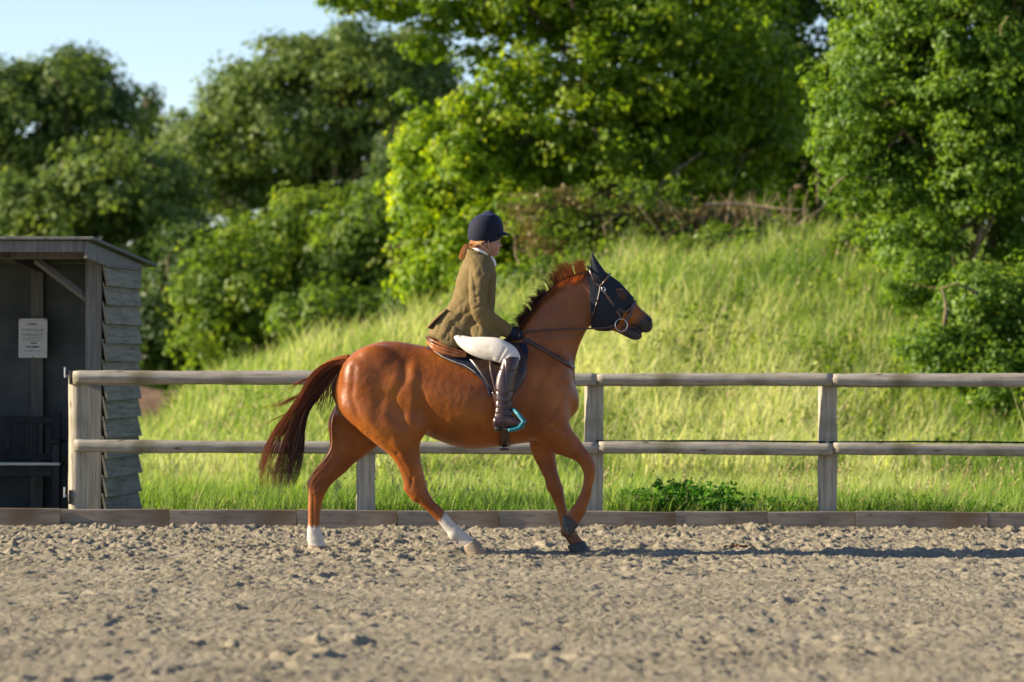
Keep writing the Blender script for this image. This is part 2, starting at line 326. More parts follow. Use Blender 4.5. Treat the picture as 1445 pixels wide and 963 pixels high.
def make_grass():
    # tall rough strip along the fence
    n = 20000; X = rng.uniform(-5.6, 6.2, n); Y = 33.2 + rng.beta(1.1, 2.2, n) * 1.7
    tall = .55 + .9 * fbm(X * 1.1, Y * .6, 3, 40)
    H = rng.uniform(.10, .36, n) * tall
    shel = (X < -3.12); H[shel] *= .12
    t = np.clip(rng.normal(.32, .26, n) + .3 * (fbm(X * 1.7, Y, 2, 44) - .5), 0, .8)
    V, T, tt = blades(np.stack([X, Y, ground(X, Y)], -1), H, rng.uniform(.005, .018, n), t, .65, 3, (.10, -.05))
    o = link('fence_line_grass', npmesh('g1', V, T, M['grass'], tint=tt), origin=(0, 34, 0)); tag(o, 'rough green grass growing behind the kickboards along the fence', 'grass', kind='stuff')
    # tall flowering stems with pale seed heads
    n = 950; X = rng.uniform(-5.4, 6, n); Y = rng.uniform(33.4, 35.6, n); keep = fbm(X * 1.5, Y, 2, 81) > .47; X, Y = X[keep], Y[keep]; n = len(X)
    H = rng.uniform(.32, .74, n); P = np.stack([X, Y, ground(X, Y)], -1)
    H[X < -3.12] = .03
    V, T, tt = blades(P, H, rng.uniform(.004, .007, n), rng.uniform(.45, 1, n), .45, 3, (.1, 0))
    V3 = V.reshape(n, 7, 3); tip = V3[:, 6]; mid = (V3[:, 4] + V3[:, 5]) / 2; dr = tip - mid; dr /= np.linalg.norm(dr, axis=1)[:, None]
    hv = []; ht = []; htt = []; c = 0
    for k in range(9):
        q = mid + (tip - mid) * (.35 + k * .085) ; off = rng.normal(0, .008, (n, 3)); s = rng.uniform(.007, .013, n)[:, None]
        side = rng.normal(0, 1, (n, 3)); side /= np.linalg.norm(side, axis=1)[:, None]
        q = q + off
        hv.append(np.stack([q - dr * s * 1.2, q + side * s * .6, q + dr * s * 1.8, q - side * s * .6], 1).reshape(-1, 3))
        b = np.arange(n) * 4 + c; ht += [np.stack([b, b + 1, b + 2], -1), np.stack([b, b + 2, b + 3], -1)]; c += n * 4
        htt.append(np.repeat(rng.uniform(0, 1, n), 4))
    base = len(V); V = np.concatenate([V] + hv); TT = np.concatenate([T] + [h + base for h in ht]); tt = np.concatenate([tt] + htt)
    mi = np.concatenate([np.zeros(len(T)), np.ones(sum(len(h) for h in ht))])
    o = link('seeding_grass', npmesh('g2', V, TT, [M['grass'], M['seed']], tint=tt, midx=mi), origin=(0, 34, 0)); tag(o, 'tall flowering grass stems with pale seed heads behind the fence', 'grass', kind='stuff')
    # meadow between fence and bank
    n = 42000; Y = rng.uniform(34.6, 47, n); X = rng.uniform(-1, 1, n) * (Y * .155 + 1.2)
    H = rng.uniform(.10, .26, n) * (.6 + .8 * fbm(X * .8, Y * .4, 2, 12)); shel = (X < -3.2) & (Y < 37); H[shel] *= .35
    t = np.clip(rng.normal(.30, .15, n) + .35 * straw(X, Y) * (Y > 40), 0, 1)
    V, T, tt = blades(np.stack([X, Y, ground(X, Y)], -1), H, rng.uniform(.008, .016, n), t, .5, 2)
    o = link('meadow_grass', npmesh('g3', V, T, M['grass'], tint=tt), origin=(0, 40, 0)); tag(o, 'bright green meadow grass between the fence and the bank', 'grass', kind='stuff')
    # bank with long bleached and green grass
    n = 100000; Y = 45 + 21 * rng.uniform(0, 1, n); X = rng.uniform(-1, 1, n) * (Y * .155 + 1.2)
    z = ground(X, Y); st = straw(X, Y)
    cl = vnoise(X * 2.1, Y * 1.1, 19); st = st * (1 - .7 * np.clip((X - 3.5) / 3, 0, 1)); H = rng.uniform(.16, .70, n) * (.3 + 1.5 * fbm(X * 1.1, Y * .6, 3, 13) * (.5 + cl)); H *= np.where(X < -3.5, .7, 1.0)
    t = np.clip(rng.normal(.30, .24, n) + .50 * st * np.clip((X + 8) / 6, .8, 1) + .16 * np.clip((-X - .5) / 3, 0, 1) - .35 * np.clip(vnoise(X * 1.1 + 5, Y * .7, 29) - .5, 0, 1) + .5 * (cl - .5), 0, 1)
    V, T, tt = blades(np.stack([X, Y, z], -1), H, rng.uniform(.012, .030, n), t, .7, 2)
    o = link('bank_grass', npmesh('g4', V, T, M['grass'], tint=tt), origin=(0, 55, 1)); tag(o, 'long straw coloured and green grass covering the bank', 'grass', kind='stuff')
    n = 3600; Y = rng.uniform(45.5, 65, n); X = rng.uniform(-1, 1, n) * (Y * .15); kp = (vnoise(X * .9, Y * .5, 71) > .35) & (X > -5); X, Y = X[kp], Y[kp]; n = len(X)
    V, T, tt = blades(np.stack([X, Y, ground(X, Y)], -1), rng.uniform(.35, .85, n), rng.uniform(.010, .018, n), rng.uniform(.5, 1, n), .45, 3, (.12, 0))
    V3 = V.reshape(n, 7, 3); tip = V3[:, 6]; sz = rng.uniform(.025, .07, n); sd_ = rng.normal(0, 1, (n, 3)); sd_ /= np.linalg.norm(sd_, axis=1)[:, None]; dn = tip - V3[:, 4]; dn /= np.linalg.norm(dn, axis=1)[:, None]
    hv = np.stack([tip - dn * sz[:, None], tip - dn * sz[:, None] * .4 + sd_ * sz[:, None] * .22, tip + dn * sz[:, None] * .5, tip - dn * sz[:, None] * .4 - sd_ * sz[:, None] * .22], 1).reshape(-1, 3)
    b = np.arange(n) * 4 + len(V); TT = np.concatenate([T, np.stack([b, b + 1, b + 2], -1), np.stack([b, b + 2, b + 3], -1)])
    o = link('bank_stalks', npmesh('g6', np.concatenate([V, hv]), TT, [M['grass'], M['seed']], tint=np.concatenate([tt, np.repeat(rng.uniform(.3, 1, n), 4)]), midx=np.concatenate([np.zeros(len(T)), np.ones(2 * n)])), origin=(0, 55, 1)); tag(o, 'tall bleached seeding grass stalks standing out of the bank', 'grass', kind='stuff')
    # leafy weeds scattered through the bank, thicker to the right
    k = 1100; wy = rng.uniform(47, 66, k); wx = rng.uniform(-1, 1, k) * (wy * .15); kp = rng.random(k) < np.clip(.15 + .13 * (wx * 60 / wy), .05, .95); wx, wy = wx[kp], wy[kp]; k = len(wx)
    cen = np.stack([wx, wy, ground(wx, wy) + .15], -1); idx = np.repeat(np.arange(k), 46); g = rng.normal(0, 1, (len(idx), 3)) * np.array([.22, .22, .13]); Pw = cen[idx] + g
    Vw, Tw, tw = leaf_quads(Pw, rng.uniform(.05, .11, len(Pw)), np.clip(rng.normal(.5, .2, k)[idx] + rng.normal(0, .15, len(idx)), 0, 1))
    o = link('bank_weeds', npmesh('g5', Vw, Tw, M['leaf_bush'], tint=tw), origin=(0, 55, 1)); tag(o, 'leafy green weeds scattered over the upper and right bank', 'weeds', kind='stuff')

# ---- leaf generator
def leaf_quads(c, size, tint, flat=.5, droop=0.0, aspect=.36, out=None):
    n = len(c); nr = rng.normal(0, 1, (n, 3))
    if out is None: nr[:, 2] = np.abs(nr[:, 2]) * (1 + flat) + .15
    else: nr = nr * .42 + out * 1.15 + np.array([0, 0, .35])
    nr /= np.linalg.norm(nr, axis=1)[:, None]
    t = rng.normal(0, 1, (n, 3)); t -= nr * (t * nr).sum(1)[:, None]; t /= np.linalg.norm(t, axis=1)[:, None]
    b = np.cross(nr, t); s = size[:, None]
    V = np.stack([c - t * s * .5, c + b * s * aspect - t * s * .05 + nr * s * .14, c + t * s * .5 - nr * s * .06, c - b * s * aspect - t * s * .05 + nr * s * .14], 1).reshape(-1, 3)
    i = np.arange(n) * 4
    return V, np.concatenate([np.stack([i, i + 1, i + 2], -1), np.stack([i, i + 2, i + 3], -1)]), np.repeat(tint, 4)
make_grass()
def crown_points(blobs, nclump, per, rc, inner=.5, tb=.4, zmin=-1e9, fill=None):
    """blobs: (centre xyz, radii xyz). Clumps of leaves through the outer volume of each ellipsoid."""
    vol = np.array([b[1][0] * b[1][1] + b[1][0] * b[1][2] for b in blobs]); pr = vol / vol.sum()
    which = rng.choice(len(blobs), nclump, p=pr)
    Cn = np.array([b[0] for b in blobs])[which]; R = np.array([b[1] for b in blobs])[which]
    d = rng.normal(0, 1, (nclump, 3)); d /= np.linalg.norm(d, axis=1)[:, None]
    rad = inner + (1 - inner) * rng.uniform(0, 1, nclump) ** .6
    rad *= 1 + .22 * rng.normal(0, 1, nclump) * .5
    cc = Cn + d * R * rad[:, None]
    cr = rc * rng.uniform(.6, 1.4, nclump)
    m = rng.poisson(per, nclump)
    idx = np.repeat(np.arange(nclump), m); k = len(idx)
    g = rng.normal(0, 1, (k, 3)); g /= (np.linalg.norm(g, axis=1)[:, None] + 1e-6); g *= (rng.uniform(0, 1, k) ** .45)[:, None]
    P = cc[idx] + g * cr[idx][:, None] * np.array([1.15, 1.15, .7])
    P[:, 2] -= .15 * cr[idx] * (g[:, 0] ** 2 + g[:, 1] ** 2)
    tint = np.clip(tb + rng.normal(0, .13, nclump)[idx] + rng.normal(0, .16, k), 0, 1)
    keep = P[:, 2] > zmin; crown_points.out = (g / (np.linalg.norm(g, axis=1)[:, None] + 1e-6) * .8 + d[idx] * .6)[keep]
    return P[keep], tint[keep], cc, cr
def limb_path(a, b, bend=.12, n=6):
    a = np.array(a, float); b = np.array(b, float); L = np.linalg.norm(b - a); k = rng.normal(0, bend * L, 3); k2 = rng.normal(0, bend * L * .4, 3)
    return [tuple(a + (b - a) * t + k * math.sin(PI * t) + k2 * math.sin(2 * PI * t)) for t in np.linspace(0, 1, n)]
def tree(name, base, trunk_top, trunk_r, blobs, nclump, per, rc, leaf, lmat, label, cat='tree', bark='bark', limbs=14, tb=.4, inner=.5, extra=(), group=None, forks=()):
    r = empty(name, base); tag(r, label, cat, group)
    P, t, cc, cr = crown_points(blobs, nclump, per, rc, inner, tb, zmin=base[2] + .05)
    V, T, tt = leaf_quads(P, rng.uniform(.6, 1.4, len(P)) * leaf, t, out=crown_points.out)
    cr_ = npmesh(name + '_crown', V, T, lmat, tint=tt); link('crown', cr_, r)
    mb = MB()
    mb.tube(limb_path(base, trunk_top, .05, 8), [trunk_r * (1.25 - .75 * i / 7) for i in range(8)], 9)
    link('trunk', mb.mesh('trunk', M[bark], True), r)
    mb = MB(); sel = rng.choice(len(cc), min(limbs, len(cc)), replace=False)
    tp = np.array(trunk_top)
    for s in sel:
        st = np.array(base) + (tp - np.array(base)) * rng.uniform(.45, 1)
        L = np.linalg.norm(cc[s] - st); r0 = min(trunk_r * .5, .02 + L * .022)
        path = limb_path(st, cc[s], .09, 7); mb.tube(path, [r0 * (1 - .8 * i / 6) for i in range(7)], 6, cap=False)
        for _ in range(3):
            q = path[random.randint(3, 6)]; e = np.array(q) + rng.normal(0, min(.14 * L, .45), 3)
            mb.tube(limb_path(q, e, .1, 4), [r0 * .35, r0 * .28, r0 * .2, r0 * .08], 4, cap=False)
    for path, r0 in extra:
        k = len(path); mb.tube(path, [r0 * (1 - .75 * i / (k - 1)) for i in range(k)], 7)
    link('limbs', mb.mesh('limbs', M[bark], True), r)
    return r
def B(x, y, Y, rx, ry, rd):          # crown lobe: centre and radii read off the picture at distance Y, radii in px, depth in m
    p = PX(x, y, Y); return (tuple(p), (rx / F * Y, rd, ry / F * Y))
def G(x, Y):                          # ground point under picture column x
    X = (x - CX) / F * Y; return (X, Y, float(ground(X, Y)) - .05)
def T3(x, y, Y): return tuple(PX(x, y, Y))

tree('sycamore_tree', G(930, 72), T3(880, 120, 72), .26,
     [B(800, 130, 72, 190, 170, 2.2), B(670, 250, 71.5, 110, 130, 1.6), B(640, 370, 71, 70, 80, 1.2), B(960, 60, 72, 170, 150, 2.2), B(980, 210, 72.5, 120, 110, 1.5),
      B(760, -30, 72, 200, 90, 2), B(1040, 150, 73, 110, 130, 1.4), B(610, 330, 71.2, 50, 70, 1.0), B(730, 170, 70.5, 90, 90, .8), B(710, 250, 73, 80, 60, .8), B(860, 200, 70.6, 110, 70, .8),
      B(560, 5, 72, 95, 18, .6), B(490, -8, 72, 45, 18, .5), B(640, 22, 72, 55, 24, .6), B(610, 62, 72, 45, 14, .5)],
     1250, 62, .34, .125, M['leaf_oak'], 'large bright green sycamore with spreading crown behind the rider', tb=.54, limbs=34, inner=.35,
     extra=[([T3(905, 350, 71), T3(885, 300, 70.6), T3(890, 260, 70.4), T3(860, 225, 70.3), T3(835, 180, 70)], .07),
            ([T3(900, 300, 70.6), T3(925, 275, 70.3), T3(940, 250, 70), T3(990, 215, 70)], .05),
            ([T3(840, 110, 72), T3(740, 70, 72), T3(690, 45, 72), T3(655, 8, 72), T3(600, 20, 72), T3(540, -2, 72), T3(480, -12, 72)], .06)])
tree('lime_green_shrub', G(640, 70), T3(650, 400, 70), .06,
     [B(640, 385, 70, 62, 48, .8), B(680, 340, 70.2, 75, 60, .9), B(605, 395, 70, 36, 36, .6), B(600, 290, 70.6, 45, 50, .8), B(600, 220, 71, 45, 55, .8), B(725, 320, 69.6, 60, 60, .7), B(660, 240, 70, 60, 55, .7), B(700, 390, 69, 60, 35, .5)],
     520, 62, .26, .12, M['leaf_bright'], 'lime green shrub catching the sun below the big sycamore', 'shrub', tb=.55, limbs=10)
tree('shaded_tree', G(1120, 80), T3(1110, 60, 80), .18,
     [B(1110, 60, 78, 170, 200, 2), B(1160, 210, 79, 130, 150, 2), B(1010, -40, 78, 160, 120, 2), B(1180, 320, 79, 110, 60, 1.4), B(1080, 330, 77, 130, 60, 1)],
     640, 50, .42, .15, M['leaf_oak'], 'deep shaded dark tree standing between the sycamore and the hawthorn', tb=.25, limbs=16)  # low tb paints the deep shadow of the gap into the leaf tint
tree('hawthorn_tree', G(1372, 57), T3(1378, 190, 57), .10,
     [B(1350, 60, 57, 170, 130, 1.5), B(1230, 150, 57, 95, 110, 1.1), B(1420, 190, 57, 110, 130, 1.4), B(1215, 215, 57, 75, 85, .9), B(1290, 265, 57, 95, 60, 1.0),
      B(1400, -60, 57, 200, 90, 1.6), B(1300, 345, 56.6, 70, 45, .7), B(1440, 330, 57, 50, 50, .8), B(1250, 40, 57.4, 85, 90, 1), B(1380, 130, 55.9, 110, 110, .5), B(1400, 240, 56, 80, 60, .4), B(1290, 340, 55.8, 60, 50, .5)],
     1750, 60, .23, .084, M['leaf_right'], 'dense small leaved hawthorn leaning in from the right edge', bark='bark_mid', tb=.60, limbs=30, inner=.3,
     extra=[([T3(1375, 410, 56.6), T3(1372, 370, 56.4), T3(1385, 320, 56.3), T3(1375, 285, 56.3), T3(1350, 240, 56.2)], .07), ([T3(1378, 350, 56.4), T3(1400, 310, 56.2), T3(1410, 270, 56.2)], .04),
            ([T3(1350, 330, 56.2), T3(1320, 325, 56), T3(1290, 335, 56)], .03)])
tree('bramble_bush', G(1385, 51), T3(1385, 440, 51), .03,
     [B(1400, 440, 51, 75, 65, .9), B(1340, 500, 50.5, 70, 50, .8), B(1420, 545, 50, 65, 60, .8), B(1300, 400, 53, 55, 40, .6), B(1450, 470, 51, 50, 110, 1)],
     640, 46, .17, .075, M['leaf_right'], 'dark green bramble bush spreading down the right side of the bank', 'bush', bark='bark_mid', tb=.58, limbs=20, inner=.3,
     extra=[([T3(1333, 460, 50), T3(1335, 430, 50), T3(1328, 405, 50)], .035), ([T3(1380, 415, 50), T3(1350, 400, 50), T3(1325, 408, 50)], .025)])
# dry thicket under the sycamore
def thicket():
    r = empty('dry_thicket', G(900, 67.5)); tag(r, 'tangle of bare brown stems and dry brush under the sycamore', 'thicket')
    mb = MB()
    for _ in range(260):
        x = rng.uniform(745, 1130); X, Y, Z = G(x, rng.uniform(66.5, 69)); h = rng.uniform(.4, 1.5); L = rng.normal(0, .5, 2)
        p = limb_path((X, Y, Z), (X + L[0], Y + L[1] * .4, Z + h), .12, 5); mb.tube(p, [.014, .012, .010, .007, .003], 4, cap=False)
    for _ in range(9):
        x = rng.uniform(745, 1090); y = rng.uniform(280, 365); a = T3(x, y, rng.uniform(66, 68.5)); e = np.array(a) + rng.normal(0, 1, 3) * np.array([.9, .3, .28])
        mb.tube(limb_path(a, e, .1, 6), [.035, .03, .026, .02, .015, .008], 5, cap=False)
    link('stems', mb.mesh('stems', M['bark_pale'], True), r)
    P, t, _, _ = crown_points([B(800, 310, 67.5, 80, 45, .7), B(960, 330, 67.5, 150, 40, .8), B(860, 350, 67, 110, 25, .5)], 620, 36, .26, .1, .55, zmin=.5)
    V, T, tt = leaf_quads(P, rng.uniform(.05, .11, len(P)), t); link('foliage', npmesh('dryf', V, T, M['leaf_dry'], tint=tt), r)
    P, t, _, _ = crown_points([B(820, 340, 66.6, 120, 45, .5), B(1010, 345, 66.6, 130, 38, .5), B(860, 300, 67, 130, 50, .6)], 170, 36, .24, .2, .4, zmin=.5)
    V, T, tt = leaf_quads(P, rng.uniform(.05, .11, len(P)), t); link('foliage', npmesh('dryg', V, T, M['leaf_bush'], tint=tt), r)
thicket()
for (x, y, Y, rx, ry, lb) in [(770, 395, 66, 60, 26, 'low leafy bush on the bank crest just right of the rider'), (900, 362, 65.5, 80, 26, 'low leafy bush on the bank crest above the horse muzzle'), (1010, 350, 65.8, 70, 24, 'low leafy bush on the bank crest under the thicket'),
        (1120, 345, 65, 75, 26, 'low leafy bush on the bank crest under the dark gap'), (1225, 345, 63, 60, 30, 'low leafy bush on the bank crest left of the hawthorn'), (690, 420, 67, 50, 26, 'low leafy bush on the bank crest behind the rider')]:
    tree('scrub_bush', G(x, Y), T3(x, y, Y), .03, [B(x, y, Y, rx, ry, .7), B(x - rx * .6, y + 6, Y - .3, rx * .5, ry * .7, .5), B(x + rx * .6, y + 4, Y, rx * .5, ry * .9, .5)], 130, 40, .2, .1, M['leaf_bush'], lb, 'bush', bark='bark_pale', tb=.4, limbs=14, inner=.1, group='low scrub along the crest of the bank')
# far trees on the left
tree('domed_tree', G(470, 108), T3(455, 250, 108), .5,
     [B(480, 145, 108, 120, 95, 3), B(390, 175, 108, 105, 100, 3), B(310, 225, 108, 80, 65, 2.5), B(560, 130, 109, 90, 80, 3), B(500, 240, 109, 100, 45, 1.5), B(400, 290, 108, 100, 45, 1.5), B(600, 200, 110, 60, 110, 2.5), B(260, 270, 107, 50, 50, 2), B(285, 205, 108, 50, 45, 2), B(345, 140, 108, 50, 45, 2), B(420, 95, 108, 55, 40, 2), B(500, 75, 108, 60, 38, 2), B(575, 75, 108, 50, 40, 2)],
     900, 58, .52, .165, M['leaf_far'], 'tall round domed tree with glints of sky showing through its crown', tb=.60, limbs=30, inner=.72)
tree('broad_tree', G(40, 118), T3(40, 200, 118), .4,
     [B(20, 180, 118, 90, 75, 3), B(110, 130, 118, 60, 55, 2.4), B(60, 260, 118, 120, 70, 3), B(150, 190, 118, 45, 60, 2), B(-50, 150, 118, 60, 70, 3), B(20, 118, 118, 60, 36, 2), B(95, 100, 118, 50, 32, 2), B(160, 145, 118, 28, 22, 1)],
     640, 56, .60, .175, M['leaf_far'], 'broad dull green tree beyond the shelter roof at the left edge', tb=.50, limbs=26, inner=.4)
tree('spindly_tree', G(205, 122), T3(205, 130, 122), .14,
     [B(205, 160, 122, 26, 40, .8), B(225, 185, 122, 26, 22, .8), B(190, 220, 122, 34, 34, .9)],
     60, 26, .45, .2, M['leaf_far'], 'thin sparse spindly tree poking above the far hedge', tb=.3, limbs=18, inner=.3)
tree('hedge_tree', G(150, 96), T3(150, 300, 96), .22,
     [B(60, 300, 96, 90, 60, 2), B(150, 270, 96, 80, 75, 2), B(230, 300, 97, 60, 90, 2), B(200, 420, 95, 70, 100, 1.8), B(60, 420, 95, 110, 110, 2)],
     520, 46, .5, .19, M['leaf_far'], 'mid green hedgerow tree rising directly over the shelter roof', tb=.68, limbs=20)
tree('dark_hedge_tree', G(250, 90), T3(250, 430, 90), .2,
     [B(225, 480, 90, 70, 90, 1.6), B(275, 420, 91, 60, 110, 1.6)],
     260, 46, .42, .17, M['leaf_far'], 'very dark hedge tree in shade beside the slatted shelter wall', tb=.10, limbs=12)  # very low tb: the shade here is put into the leaf colour
k = 0
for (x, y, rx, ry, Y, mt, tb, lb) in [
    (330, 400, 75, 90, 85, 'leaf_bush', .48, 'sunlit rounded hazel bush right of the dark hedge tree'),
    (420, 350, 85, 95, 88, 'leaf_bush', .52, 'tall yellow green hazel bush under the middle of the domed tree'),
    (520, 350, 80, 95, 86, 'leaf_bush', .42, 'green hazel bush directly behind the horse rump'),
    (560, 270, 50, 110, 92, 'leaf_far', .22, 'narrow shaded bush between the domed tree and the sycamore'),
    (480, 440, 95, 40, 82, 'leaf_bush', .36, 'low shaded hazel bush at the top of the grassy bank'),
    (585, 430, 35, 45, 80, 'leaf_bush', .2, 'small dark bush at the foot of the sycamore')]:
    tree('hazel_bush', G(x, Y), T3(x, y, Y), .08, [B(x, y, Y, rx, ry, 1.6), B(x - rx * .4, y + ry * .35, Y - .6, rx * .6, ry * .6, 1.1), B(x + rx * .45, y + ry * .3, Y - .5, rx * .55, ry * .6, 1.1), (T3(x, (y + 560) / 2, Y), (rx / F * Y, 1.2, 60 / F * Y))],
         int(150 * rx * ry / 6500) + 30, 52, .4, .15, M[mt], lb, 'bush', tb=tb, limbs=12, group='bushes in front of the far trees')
# far wood closing the view behind the bank
for i, (x, Y, rx, ry, y, lb) in enumerate([(640, 112, 110, 110, 360, 'shaded woodland tree glimpsed behind the sycamore stems'), (860, 100, 130, 120, 300, 'dark woodland tree behind the dry thicket'),
        (1070, 104, 130, 130, 300, 'dark woodland tree behind the gap left of the hawthorn'), (1300, 98, 150, 140, 290, 'dark woodland tree seen through the hawthorn'), (10, 105, 120, 110, 480, 'dark woodland tree behind the left wall of the shelter'),
        (300, 112, 120, 120, 440, 'dark woodland tree low behind the hazel bushes')]):
    tree('woodland_tree', G(x, Y), T3(x, y, Y), .25, [B(x, y, Y, rx, ry, 2), B(x, y + 90, Y, rx * 1.1, 70, 2)], 210, 46, .7, .27, M['leaf_far'], lb, tb=.38, limbs=10, group='woodland trees far behind')
# earth bund in the far gap
mb = MB(); V = []
X0, Y0 = (205 - CX) / F * 80, 80
nx, ny = 26, 8
for i in range(nx):
    for j in range(ny):
        u = i / (nx - 1); v = j / (ny - 1); zz = .75 * math.sin(PI * v) ** .6 * (.6 + .5 * math.sin(PI * u) + .2 * random.random())
        V.append((-11 + 5.0 * u, 79 + 1.8 * v, zz - .1))
mb.add(V, [(i * ny + j, (i + 1) * ny + j, (i + 1) * ny + j + 1, i * ny + j + 1) for i in range(nx - 1) for j in range(ny - 1)])
tag(mb.build('earth_heap', tex_mat('bare_earth', [(.3, (.12, .075, .05)), (.7, (.27, .17, .12))], (1, 1, 1), 3, 5, .95, .5, .05), smooth=True), 'low heap of bare brown earth beyond the shelter wall', 'earth heap')

# ================================================================== FENCE, KICKBOARDS
YF = 33.0
fence = empty('post_and_rail_fence', (PX(110, 720, YF).x, YF, 0)); tag(fence, 'weathered post and rail fence with two round rails running past the arena', 'fence')
def pole_mesh(p0, p1, r0, r1, n=16, segs=26, seed=0, ends=True, wob=.0016):
    """a slightly crooked, knotty round pole"""
    p0 = Vector(p0); p1 = Vector(p1); ax = (p1 - p0).normalized(); ref = Vector((0, 1, 0)) if abs(ax.y) < .5 else Vector((1, 0, 0))
    a = ax.cross(ref).normalized(); b = a.cross(ax); mb = MB(); V = []; rs = np.random.default_rng(seed)
    ph = rs.uniform(0, 6, 4)
    for i in range(segs):
        t = i / (segs - 1); c = p0 + (p1 - p0) * t + a * wob * math.sin(5 * t + ph[0]) + b * wob * math.sin(7 * t + ph[1])
        for j in range(n):
            q = 2 * PI * j / n; r = r0 + (r1 - r0) * t + .0025 * math.sin(11 * t + ph[3]) + .003 * math.sin(3 * q + ph[2] + 2 * t) + rs.normal(0, .0012)
            if i in (0, segs - 1): r *= .94
            V.append(c + (a * math.cos(q) + b * math.sin(q)) * r)
    mb.add(V, [(i * n + j, i * n + (j + 1) % n, (i + 1) * n + (j + 1) % n, (i + 1) * n + j) for i in range(segs - 1) for j in range(n)])
    m0 = len(mb.f); mb.mi = 1
    mb.f += [list(range(n))[::-1], [(segs - 1) * n + j for j in range(n)]]; mb.m += [1, 1]
    return mb
posts = [110, 517, 838, 1168, 1498, 1830]
for i, x in enumerate(posts):
    X = (x - CX) / F * (YF + .1); top = 1.325 if i else 1.30
    mb = pole_mesh((X, YF + .105, -.2), (X, YF + .105, top), .084 if i else .078, .082, seed=i + 3, segs=16)
    o = mb.build('post', [M['post'], M['endgrain']], fence, smooth=False, origin=(X, YF + .105, 0))
    for p in o.data.polygons[:-2]: p.use_smooth = True
RY = YF - .022
seams = [(103, 520), (520, 842), (842, 1174), (1174, 1500), (1500, 1832)]
for lv, (z, r) in enumerate([(1.277, .058), (.686, .054)]):
    sm = seams if lv == 0 else [(105, 420), (420, 845), (845, 1176), (1176, 1500), (1500, 1832)]
    for i, (a, b) in enumerate(sm):
        X0 = (a - CX) / F * RY + .003; X1 = (b - CX) / F * RY - .003; d = rng.normal(0, .006)
        mb = pole_mesh((X0, RY, z + d * .5), (X1, RY, z - d * .5), r * rng.uniform(.95, 1.06), r * rng.uniform(.95, 1.06), seed=40 + lv * 9 + i, segs=40)
        o = mb.build('rail', [M['rail'], M['endgrain']], fence, origin=(X0, RY, z))
        for p in o.data.polygons[:-2]: p.use_smooth = True
        # deep cracks and knots are small pieces cut proud of the pole: drying checks at the joints
for (x, y) in ((100, 531), (100, 700)):          # gate hinge pins on the end post
    p = PX(x, y, YF + .02); mb = MB()
    mb.box((p.x - .012, p.y - .03, p.z - .07), (p.x + .004, p.y + .03, p.z + .05), bev=.003)
    mb.mi = 1; mb.tube([(p.x + .06, p.y, p.z), (p.x - .055, p.y, p.z)], .008, 8); mb.tube([(p.x - .05, p.y, p.z - .012), (p.x - .05, p.y, p.z + .075)], .0085, 8)
    mb.build('hinge_pin', [M['rust'], M['iron']], fence)
# black tape strung on the back of the lower rail
mb = MB(); pts = [((x - CX) / F * (YF + .03), YF + .03, .748 + .003 * math.sin(x * .02)) for x in range(832, 1840, 24)]
mb.tube(pts, .0085, 6, flat=.4); tag(mb.build('fence_cable', M['wire']), 'thin black cable lying along the top of the lower rail', 'cable')

kb = empty('arena_kickboard', (0, YF - .07, 0)); tag(kb, 'low timber kickboards edging the sand below the fence', 'kickboard')
for i, (a, b) in enumerate([(-330, -118), (-118, 86), (86, 240), (240, 420), (420, 562), (562, 705), (705, 808), (808, 953), (953, 1083), (1083, 1208), (1208, 1395), (1395, 1600), (1600, 1800)]):
    Yb = YF - .085 - (0.05 if i < 2 else 0) + rng.normal(0, .003); X0 = (a - CX) / F * Yb + .003; X1 = (b - CX) / F * Yb - .003
    zt = .150 + rng.normal(0, .004) + (.012 if i < 2 else 0); segs = 10; mb = MB(); V = []
    for k in range(segs + 1):
        t = k / segs; x = X0 + (X1 - X0) * t; w = .003 * math.sin(t * 6 + i); e = .004 * math.sin(3 * t + i * 2)
        for (yy, zz) in ((-.022, -.12), (.024, -.12), (.024, zt + e), (-.018, zt + e), (-.022, zt + e - .005)): V.append((x, Yb + yy + w, zz))
    n = 5
    mb.add(V, [(k * n + j, k * n + (j + 1) % n, (k + 1) * n + (j + 1) % n, (k + 1) * n + j) for k in range(segs) for j in range(n)] + [(0, 1, 2, 3, 4), tuple(segs * n + j for j in (4, 3, 2, 1, 0))])
    mb.build('plank', M['board'], kb, origin=(X0, Yb, 0))

# ================================================================== SHELTER
shed = empty('field_shelter', (-3.672, 34.4, 0), -math.radians(6)); tag(shed, 'dark timber open fronted shelter with grey weatherboards at the left edge', 'shelter')
def sbox(name, m, a, b, rot=None, bev=.004, parent=None, piv=None):
    mb = MB(); c = Vector(piv) if piv else (Vector(a) + Vector(b)) / 2
    mb.box(Vector(a) - c, Vector(b) - c, bev=bev); o = mb.build(name, m, parent or shed, origin=c, local=True)
    if rot: o.rotation_euler = rot
    return o
ROOFZ0, SL = 2.505, -.062           # roof height at y=-0.8, slope per metre towards the back
def rz(y): return ROOFZ0 + SL * (y + .8)
for x in (-.155, -1.65, -3.2): sbox('corner_post', M['shed_post'], (x, 0, -.02), (x + .15, .10, rz(0) - .05))
for x in (-.155, -3.2): sbox('rear_post', M['shed_post'], (x, 1.39, -.02), (x + .12, 1.48, rz(1.4) - .05))
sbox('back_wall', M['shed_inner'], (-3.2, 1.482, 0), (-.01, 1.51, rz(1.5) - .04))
sbox('stud', M['shed_post'], (-.98, 1.40, 0), (-.86, 1.479, rz(1.4) - .06))
sbox('stud', M['shed_post'], (-2.2, 1.40, 0), (-2.1, 1.479, rz(1.4) - .06))
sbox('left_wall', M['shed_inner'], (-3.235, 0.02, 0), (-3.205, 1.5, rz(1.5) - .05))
sbox('side_lining', M['shed_inner'], (-.030, .104, 0), (-.012, 1.386, rz(1.4) - .05))
